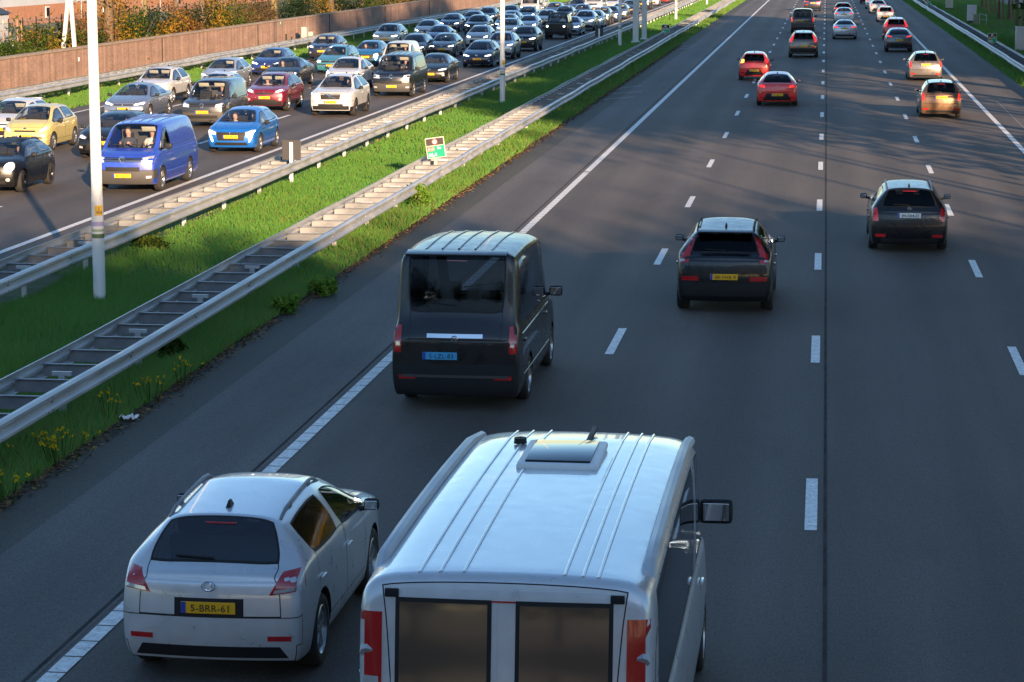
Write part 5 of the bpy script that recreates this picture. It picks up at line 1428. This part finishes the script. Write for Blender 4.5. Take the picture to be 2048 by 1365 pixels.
# weeds in the median and by the barrier
LEAF['bright'] = [leafmat('weed leaf', (.12, .23, .03)), leafmat('weed leaf pale', (.16, .26, .04)), leafmat('weed leaf dark', (.07, .16, .025))]
def weed(px, py, h_, w_, kd, lab, name='weed'):
    p = ray_at(px, py, z=0); return bush(lab, (p.x, p.y, 0), w_, h_, kd, n=14, per=60, size=.05, group='weeds in the median grass', name=name, stems=6)
weed(838, 418, .62, .55, 'bright', 'tall bright leafy weed below the leaning sign')
weed(570, 625, .28, .5, 'bright', 'broad leafy weed at the grass edge left of the black van')
weed(640, 590, .30, .55, 'bright', 'leafy weed at the grass edge above the broad one')
weed(300, 502, .30, .9, 'green', 'dark leafy weed right of the nearest lamp post')
weed(345, 715, .25, .5, 'green', 'small weed below the near barrier')
FY = [leafmat('petal yellow', (.75, .52, .02)), leafmat('petal deep yellow', (.62, .40, .01)), LEAF['green'][0]]
def flowers(px, py, w_, n_, lab):
    p = ray_at(px, py, z=0); r = empty('wildflower', (p.x, p.y, 0)); tag(r, lab, 'wildflower', 'yellow wildflowers on the grass edge')
    b = MB(); cs = []
    for k in range(n_):
        x, y = rng.gauss(0, w_ / 3), rng.gauss(0, w_ / 2); h_ = rng.uniform(.25, .42)
        b.tube([(x * .6, y * .6, 0), (x, y, h_)], .004, 3, caps=False); cs.append((x, y, h_))
    b.build('stem', LEAF['green'][0], r); leaves('flower_head', cs, .016, 8, .017, FY[:2], r)
flowers(120, 925, .7, 34, 'largest patch of yellow wildflowers at the lower left grass edge')
flowers(12, 1005, .5, 18, 'yellow wildflowers cut by the left picture edge'); flowers(300, 805, .5, 12, 'yellow wildflowers above the white litter')
flowers(365, 770, .3, 10, 'small patch of yellow wildflowers highest up the grass edge'); flowers(222, 835, .3, 9, 'few yellow wildflowers left of the white litter')
p = ray_at(258, 838, z=.03)
bm = bmesh.new(); bmesh.ops.create_grid(bm, x_segments=7, y_segments=5, size=.5)
for v in bm.verts: v.co = Vector((v.co.x * .24 + rng.gauss(0, .008), v.co.y * .16 + rng.gauss(0, .008), rng.gauss(.03, .022)))
me = bpy.data.meshes.new('litter'); bm.to_mesh(me); bm.free(); me.materials.append(M['white_paint']); o = link(bpy.data.objects.new('litter', me)); o.location = p; o.rotation_euler = (0, 0, .9); o.modifiers.new('t', 'SOLIDIFY').thickness = .004
tag(o, 'crumpled white scrap of litter at the grass edge', 'litter')

# ------------------------------------------------------------------ trees on the right: young row by the local road, taller belt, and unseen rows added for shade
GR = 'young trees along the local road'
for k, (px, py, bk) in enumerate(((1963.8, 15, 'bark'), (1971, 20, 'bark_pale'), (1979, 27, 'bark_pale'), (1988, 27, 'bark_pale'), (1997, 39, 'bark'), (2004.5, 40, 'bark_pale'), (2017, 40, 'bark'), (2024, 41, 'bark_pale'), (2033.5, 53, 'bark'), (2046, 60, 'bark'))):
    p = ray_at(px, py, z=0)
    ordn = ('leftmost', 'second from left', 'third from left', 'fourth from left', 'fifth from left', 'sixth from left', 'seventh from left', 'eighth from left', 'ninth from left', 'rightmost')[k]
    tree('%s of the thin young trunks at the top right corner' % ordn, (p.x, p.y, 0), rng.uniform(7.5, 9), .14, 4.2, 'gold', per=40, size=.15, spread=.5, group=GR, bark=bk, nl=8, depth=1, lean=.01)
GB = 'trees of the roadside belt'
def belt_tree(x, y, h, base_h, kd, per, sp, lab, r_=.2, size=.26, nl=10, limb=None): return tree(lab, (x, y, 0), h, r_, base_h, kd, per=per, size=size, spread=sp, group=GB, nl=nl, limb=limb)
proto = [belt_tree(17, 40, 17, 10.0, 'gold', 60, .8, 'tall high crowned roadside tree right of the road', nl=14), belt_tree(17.6, 118, 14, 1.0, 'green', 110, .9, 'dense leafy unseen tree shading the motorway', nl=14)]
proto.append(belt_tree(15.4, 58, 13, 3.5, 'gold', 14, .6, 'sparse low branched roadside tree right of the road', r_=.16, nl=11, limb=3.0))
proto.append(belt_tree(21, 46, 34, 17, 'gold', 80, 1.1, 'very tall poplar like unseen tree added for shade', r_=.34, nl=16, limb=4.2, size=.34))  # poplars are added out of view to shade the far left queue and wall
proto.append(tree('bare slender roadside trunk right of the road', (15.6, 35, 0), 16, .15, 12, 'gold', per=6, size=.2, spread=.5, group=GB, nl=5, limb=1.8, lean=.012))
for (x, y, k, s, rz) in [(15.2, 27, 4, .95, 1), (16.0, 43, 4, 1.0, 2), (15.1, 49.5, 4, .9, 3), (15.9, 56, 4, 1.05, 4), (15.3, 61.5, 4, .9, 5), (16.3, 71, 4, 1, 0), (15.4, 75, 4, .95, 1.5), (16.2, 81, 4, 1.0, 2.5), (15.2, 85, 4, .9, 3.5), (16, 95, 4, 1, 4.5), (14.8, 68, 2, .85, 4), (15.0, 90, 2, .9, 0), (18.5, 50, 0, 1.0, 1), (16.8, 66, 0, .9, 4), (18.4, 90, 0, .9, 5), (20, 101, 0, 1, .6)] + \
        [(21 + (i % 2) * 2.5, 51 + i * 5.2, 3, .93 + .05 * (i % 3), i * 1.9) for i in range(11)] + [(-30 + i * 4.2, -29 - 4 * (i % 2), 1, 1.0 + .05 * (i % 3), i * 1.1) for i in range(9)] + \
        [(17.8 + (i % 2) * 1.6, 124 + i * 6.5, 1, .9 + .1 * (i % 3), i * 1.3) for i in range(9)] + [(31 + (i % 3) * 2.5, 150 + i * 9, 1, 1.0 + .12 * (i % 3), i * 1.7) for i in range(16)] + [(6 + i * 2.9, -27 - 4 * (i % 2), 1, 1.12 + (.06 if i < 7 else .14) + .045 * ((i * 7) % 4), i * 2.1) for i in range(17)]:  # rows behind the overpass are added unseen, to shade road and darken reflections
    c = copy_tree(proto[k]); c['label'] = ('tall high crowned roadside tree right of the road', 'dense leafy unseen tree shading the motorway', 'sparse low branched roadside tree right of the road', 'very tall poplar like unseen tree added for shade', 'bare slender roadside trunk right of the road')[k]; c.location = (x, y, 0); c.scale = (s, s, s); c.rotation_euler = (0, 0, rz)

# ------------------------------------------------------------------ the overpass the picture is taken from
ov = empty('overpass', (0, 0, 0)); tag(ov, 'concrete road overpass with railing crossing above the motorway', 'bridge')
cm = mat('bridge concrete', (.35, .34, .32), rough=.85, var=.12)
b = MB(); b.box((0, -7.6, 4.75), (160, 13.6, .9)); b.build('deck', cm, ov)
b = MB()
for y in (-1.0, -14.2): b.box((0, y, 5.45), (160, .35, .5))
b.build('kerb', cm, ov)
b = MB()
for y in (-1.0, -14.2):
    for z in (5.95, 6.25): b.box((0, y, z), (160, .06, .08))
    b.box((0, y, 6.5), (160, .09, .10))
    for k in range(80): b.box((-79 + k * 2, y, 6.05), (.07, .07, .9))
    b.box((0, y, 6.05), (160, .012, .72))
b.build('railing', M['galv_d'], ov)
for x in (-46, -13.1, 14.5):
    b = MB(); b.cbox((x, -7.6, 2.15), (1.0, 11, 4.35), .1); b.build('pier', cm, ov)
# ------------------------------------------------------------------ people in the cars
def person_mesh():
    me = bpy.data.meshes.new('person'); bm = bmesh.new(); sk = bm.verts.layers.skin.verify()
    def V(p, r, par=None):
        v = bm.verts.new(p); v[sk].radius = (r, r) if not isinstance(r, tuple) else r
        if par is not None: bm.edges.new((par, v))
        return v
    pel = V((0, 0, .08), (.17, .12)); v0 = pel; v0[sk].use_root = True
    w = V((0, -.02, .24), (.15, .11), pel); ch = V((0, -.03, .42), (.17, .12), w); nk0 = V((0, -.02, .56), (.075, .07), ch); nk = V((0, 0, .62), (.055, .055), nk0)
    hd = V((0, .03, .70), (.072, .085), nk); top = V((0, .025, .80), (.070, .082), hd); V((0, .02, .85), (.04, .05), top)
    V((0, .115, .715), (.014, .014), hd)                                   # nose
    for s in (-1, 1):
        V((s * .08, .015, .72), (.012, .022), hd)                           # ears
        sh = V((s * .19, -.03, .50), .062, ch); el = V((s * .24, .14, .30), .045, sh); wr_ = V((s * .15, .38, .40), .030, el); pm_ = V((s * .13, .43, .44), (.026, .034), wr_)
        for k in range(4): f1 = V((s * (.115 - .004 * k), .455 + .008 * k, .475 - .018 * k), .0095, pm_); V((s * (.095 - .004 * k), .485 - .004 * k, .468 - .018 * k), .0085, f1)
        V((s * .145, .44, .475), .010, pm_)
        hp = V((s * .10, .04, .06), .085, pel); kn = V((s * .13, .46, .12), .06, hp); an = V((s * .12, .62, -.24), .045, kn); V((s * .12, .76, -.28), .04, an)
    bm.to_mesh(me); bm.free()
    o = bpy.data.objects.new('person', me); COL.objects.link(o)
    o.modifiers.new('s', 'SKIN').use_smooth_shade = True
    o.modifiers.new('u', 'SUBSURF').levels = 1
    out = bpy.data.meshes.new_from_object(o.evaluated_get(bpy.context.evaluated_depsgraph_get()))
    bpy.data.objects.remove(o)
    out.materials.clear(); out.materials.append(M['cloth']); out.materials.append(M['skin'])
    for p in out.polygons:
        c = p.center; p.material_index = 1 if (c.z > .585 or (c.y > .36 and c.z > .36)) else 0
        p.use_smooth = True
    return out
PM = person_mesh()
def hair_mesh():
    b = MB(); b.lathe([(.885, .001), (.87, .05), (.83, .082), (.775, .090), (.735, .086)], 18, 'z', (0, .012, 0))
    V, F = [], []
    o = b
    return o
hb = hair_mesh()
hb.v = [(x, y if z > .80 else min(y, .05), z) for x, y, z in hb.v]
PERSON = empty('person'); bpy.data.objects.remove(PERSON)
pbody = bpy.data.objects.new('person', PM); hair0 = hb.build('hair', M['hair'], None, True); hairmesh = hair0.data; bpy.data.objects.remove(hair0)
PM2 = PM.copy(); PM2.materials[0] = M['cloth_w']
def seat_person(car, P, sx, label):
    L = P['L']; hw = P['W'] / 2 * .86
    o = bpy.data.objects.new('person', PM2 if rng.random() < .4 else PM); COL.objects.link(o)
    h = bpy.data.objects.new('hair', hairmesh); COL.objects.link(h); h.parent = o
    tag(o, label, 'person', 'people seated in the queuing vehicles')
    loc = Vector((sx * hw * .44, L / 2 - (P['h'] + .36), min(P['belt'][0] - .18, P['zh'] - 1.0)))
    mw = Matrix.Translation(car.location) @ Matrix.Rotation(car.rotation_euler.z, 4, 'Z')
    o.location = mw @ loc; o.rotation_euler = (0, 0, car.rotation_euler.z)
    return o

used = set()
def place(kind, x, y, col, label, group, away=False, dy=None, mirror_paint=True, rz=0.0):
    root, P = PROTO[kind]
    c = copy_tree(root)
    if not away:
        for o in list(c.children):
            if o.name.split('.')[0] in ('tail_light', 'brake_light', 'rear_reflector'):
                for q in list(o.children): bpy.data.objects.remove(q)
                bpy.data.objects.remove(o)
    pm = PAINT[col]
    def walk(o):
        if o.type == 'MESH':
            for s in o.material_slots:
                if s.material and s.material.name.startswith('paint '):
                    s.link = 'OBJECT'; s.material = pm
        for q in o.children: walk(q)
    walk(c)
    L = P['L']
    if away: c.location = (x, y + L / 2, 0); c.rotation_euler = (0, 0, rz)
    else: c.location = (x, y - .72 + L / 2, 0); c.rotation_euler = (0, 0, math.pi + rz)
    cat = {'van': 'van', 'jeep': 'jeep'}.get(P.get('obj'), 'car')
    tag(c, label, cat, group)
    return c, P
GL = 'vehicles queuing on the left carriageway'; GA = 'vehicles driving away on the right carriageway'
LEFT = [
 ('compact', -28.95, 84.3, 'white', 'white car cut by the left picture edge beside the yellow hatchback', 'd'),
 ('city', -26.85, 81.0, 'yellow', 'pale yellow small hatchback with lit headlamps', 'd'),
 ('mini', -23.25, 66.9, 'black', 'black round eyed small car with bright ring headlamps at far left', 'd'),
 ('panel van', -19.55, 67.6, 'blue', 'bright blue panel van next to the nearest lamp post', 'dp'),
 ('lion hatch', -19.70, 81.0, 'bright blue', 'bright blue hatchback with fang shaped daytime lamps', 'dp'),
 ('hatch', -23.35, 78.2, 'black', 'black hatchback half hidden behind the blue panel van', 'd'),
 ('sedan', -27.55, 95.3, 'blue grey', 'blue grey sedan behind the nearest lamp post', 'd'),
 ('soft suv', -29.45, 106.0, 'white', 'white crossover nearest to the far left barrier with dark windscreen', 'd'),
 ('small van', -23.60, 92.4, 'dark grey', 'dark grey small van with raised cream sun visors', 'd'),
 ('soft suv', -23.30, 101.7, 'burgundy', 'burgundy red small suv with silver ring badge', 'dp'),
 ('square suv', -19.95, 99.1, 'white', 'white square suv with black grille and diagonal bar badge', 'd'),
 ('hatch', -26.3, 103.9, 'pale silver', 'silver hatchback whose roof shows above the dark grey small van', ''),
 ('compact', -29.25, 117.2, 'silver', 'silver hatchback beside the far barrier ahead of the dark blue one', 'd'),
 ('saloon', -26.5, 118.9, 'black', 'black saloon with twin kidney grille behind the burgundy suv', 'dp'),
 ('compact', -29.6, 129.4, 'dark blue', 'dark blue hatchback with orange lit plate beside the far barrier', 'd'),
 ('coupe suv', -22.95, 116.6, 'white', 'white crossover with black roof line behind the white square suv', ''),
 ('window van', -19.75, 112.2, 'black', 'black passenger van with silver bars in its grille', 'd'),
 ('old estate', -26.6, 132.0, 'teal', 'teal old boxy estate car with roof rails', 'd'),
 ('small van', -22.8, 130.2, 'white', 'white small van right behind the black passenger van', 'd'),
 ('liftback', -19.85, 123.9, 'black', 'black liftback saloon with sharp lit headlamps right of the black passenger van', 'd'),
 ('lion hatch', -26.25, 140.3, 'mid blue', 'mid blue hatchback behind the teal estate', 'dp'),
 ('soft suv', -30.15, 146.8, 'navy', 'navy suv by the far barrier left of the teal estate', 'd'),
 ('estate', -25.3, 150.3, 'dark grey', 'dark car whose roof shows above the white small van', ''),
 ('electric suv', -29.6, 165.5, 'cream', 'cream electric crossover with thin wide headlamps by the far barrier', 'dp'),
 ('compact', -23.8, 153.0, 'brown grey', 'brown grey hatchback with two people behind its windscreen', 'dp'),
 ('estate', -19.7, 140.0, 'navy', 'navy estate with chrome strip just left of the second lamp post', 'd'),
 ('square suv', -19.8, 150.2, 'silver', 'silver suv partly hidden by the second lamp post', 'dp'),
 ('saloon', -26.7, 169.0, 'dark blue', 'dark blue saloon with frame grille behind the brown grey hatchback', 'd'),
 ('diamond hatch', -23.7, 168.4, 'white', 'white hatchback with black diamond grille in mid queue', 'd'),
 ('diamond hatch', -29.4, 180.9, 'white', 'white hatchback with two bright lamps by the shaded far barrier', ''),
 ('electric suv', -19.75, 161.9, 'black', 'black electric suv with one long bright headlamp right of the second lamp post', 'd'),
 ('electric suv', -26.6, 188.0, 'dark green', 'dark green suv with bright headlamps in mid queue', 'd'),
 ('compact', -30.15, 197.8, 'navy', 'navy hatchback with two bright lamps near the shaded wall', ''),
 ('soft suv', -23.35, 181.6, 'white', 'white crossover partly behind the second lamp post', ''),
 ('hatch', -29.6, 206.2, 'dark blue', 'dark blue car behind the navy hatchback near the shaded wall', ''),
 ('compact', -25.5, 196.8, 'grey', 'grey car beside the second lamp post upper half', ''),
 ('diamond hatch', -23.4, 194.2, 'pale silver', 'pale silver hatchback right of the second lamp post upper half', ''),
 ('jeep', -19.85, 183.0, 'camouflage', 'green camouflage army jeep with canvas roof', 'd'),
 ('estate', -29.9, 217.2, 'dark grey', 'dark estate near the shaded wall left of the second lamp post top', ''),
 ('sporty hatch', -26.4, 206.6, 'navy', 'navy hatchback right of the lamp post top', ''),
 ('sedan', -29.2, 228.0, 'silver', 'silver car in front of the white tall van', ''),
 ('soft suv', -26.3, 217.6, 'navy', 'navy crossover with two bright round lamps left of the army jeep', ''),
 ('coupe suv', -23.4, 207.0, 'white', 'white crossover right behind the army jeep to its left', ''),
 ('saloon', -19.7, 191.2, 'blue grey', 'blue grey car emerging right behind the army jeep', ''),
 ('electric suv', -19.6, 201.6, 'silver', 'silver electric suv right of the army jeep', ''),
 ('tall van', -28.4, 237.6, 'white', 'white tall delivery van near the far barrier', ''),
 ('small van', -30.0, 258.0, 'white', 'white small van farthest along the shaded wall', ''),
 ('compact', -26.2, 238.6, 'navy', 'navy car above the navy crossover', ''),
 ('soft suv', -23.3, 220.6, 'dark grey', 'dark grey suv above the roof of the army jeep', ''),
 ('compact', -19.55, 209.2, 'pale silver', 'pale silver hatchback behind the silver electric suv', ''),
 ('soft suv', -19.6, 216.4, 'grey', 'grey suv ahead of the navy hatchback near the third lamp post', ''),
 ('hatch', -22.8, 231.8, 'navy', 'navy small car between the dark grey suv and the white bus', ''),
 ('diamond hatch', -19.5, 224.6, 'navy', 'navy hatchback just left of the third lamp post', ''),
 ('compact', -19.45, 234.0, 'grey', 'grey car directly behind the third lamp post', ''),
 ('tall van', -23.4, 250.5, 'pale silver', 'pale tall van left of the third lamp post at the picture top', ''),
 ('estate', -25.4, 252.6, 'navy', 'navy estate at the picture top left of the pale tall van', ''),
 ('liftback', -19.75, 250.4, 'navy', 'navy liftback between the third lamp post and the concrete columns', ''),
 ('sedan', -23.0, 266.6, 'white', 'white sedan with bright lamps at the picture top', ''),
 ('soft suv', -19.9, 270.6, 'dark grey', 'dark suv right of the paired concrete columns', ''),
 ('city', -19.9, 286.0, 'pale silver', 'pale small car behind the dark suv beyond the columns', ''),
 ('diamond hatch', -19.75, 301.6, 'orange red', 'orange red car at the head of the visible queue top', ''),
 ('compact', -19.7, 317.5, 'black', 'black car farthest up beside the left barrier', ''),
 ('compact', -22.9, 300.0, 'grey', 'grey car at the picture top beyond the orange red one', ''),
 ('hatch', -26.2, 275.0, 'pale silver', 'pale silver car at the picture top near the shaded wall', ''),
]
for kind, x, y, col, label, who in LEFT:
    c, P = place(kind, x, y, col, label, GL)
    if 'd' in who: seat_person(c, P, -1, 'driver at the wheel of the ' + ' '.join(label.split()[:9]))
    if 'p' in who: seat_person(c, P, 1, 'passenger in front seat of the ' + ' '.join(label.split()[:9]))
RIGHT = [
 ('square suv', -1.80, 46.0, 'black', 'black suv with yellow plate in the second lane', 0),
 ('sporty hatch', -2.05, 107.3, 'red', 'nearer red hatchback with rounded tail crossing the lane line', 0.02),
 ('tiny', -3.60, 127.9, 'red', 'small red city car with black tailgate window and lit indicator', 0),
 ('square suv', -1.32, 154.2, 'taupe', 'taupe suv with tall pillar tail lights below the black van', 0),
 ('window van', -1.78, 197.8, 'dark grey', 'dark grey van with large rear window in the second lane', 0),
 ('electric suv', -1.37, 265.2, 'navy', 'navy suv at the picture top ahead of the dark grey van', 0),
 ('soft suv', 1.66, 236.5, 'black', 'dark people carrier ahead of the silver saloon in the third lane', 0),
 ('saloon', 1.66, 222.6, 'pale silver', 'silver saloon with wide dark red tail lights in the third lane', 0),
 ('sedan', 1.46, 185.2, 'silver', 'silver grey sedan with square red lamps in the third lane', 0),
 ('sporty hatch', 5.34, 256.0, 'white', 'white sporty hatchback in the right lane', 0),
 ('tiny', 5.44, 227.5, 'white', 'small white city car with black tailgate in the right lane', 0),
 ('square suv', 5.2, 184.0, 'red', 'red car with tall lit pillar lamps in the right lane', 0),
 ('coupe suv', 4.82, 163.2, 'grey', 'grey crossover with split red lamps in the right lane', 0),
 ('estate', 5.16, 128.0, 'brown grey', 'brown grey estate with roof rails in the right lane', 0),
 ('old estate', 4.70, 100.3, 'bronze', 'brown estate glinting in the sun nearest in the right lane', 0),
 ('city', 5.2, 275.0, 'pale silver', 'pale car with red lamps at the picture top in the right lane', 0),
 ('compact', 5.0, 300.0, 'black', 'black car farthest up the right lane', 0),
 ('estate', 1.98, 55.9, 'black', 'black estate with white plate in the third lane', 0),
 ('family car', -5.62, 21.7, 'pale silver', 'pale silver car at the lower left over the broken edge line', 0),
 ('taxi van', -5.38, 35.6, 'black', 'black taxi van with pale blue plate in the left lane', 0),
 ('camper', -2.17, 16.45, 'pale silver', 'large pale high roofed camper van cut by the bottom edge', 0),
]
for kind, x, y, col, label, rz in RIGHT:
    c, P = place(kind, x, y, col, label, GA, away=True, rz=rz)
    if label.startswith('black estate with white plate'):
        for o in c.children:
            if o.name.startswith('number_plate') and o.location.y < 0:
                o.material_slots[0].link = 'OBJECT'; o.material_slots[0].material = M['plate_w']
    if y < 60:
        for o in c.children:
            if o.name.startswith('tail_light'): o.material_slots[0].link = 'OBJECT'; o.material_slots[0].material = M['tail']
    if label.startswith('small red'):
        for o in c.children:
            if o.name.startswith('tail_light') and len([1 for q in o.data.vertices if q.co.x < 0]):
                o.material_slots[0].link = 'OBJECT'; o.material_slots[0].material = M['amber']
def rm(o):
    for q in list(o.children): rm(q)
    bpy.data.objects.remove(o)
for kind, (root, P) in PROTO.items(): rm(root)
# the third-lane cabins carry nothing else; purge empty leftovers
for o in list(bpy.data.objects):
    if o.name not in COL.objects and not o.users_collection: bpy.data.objects.remove(o)
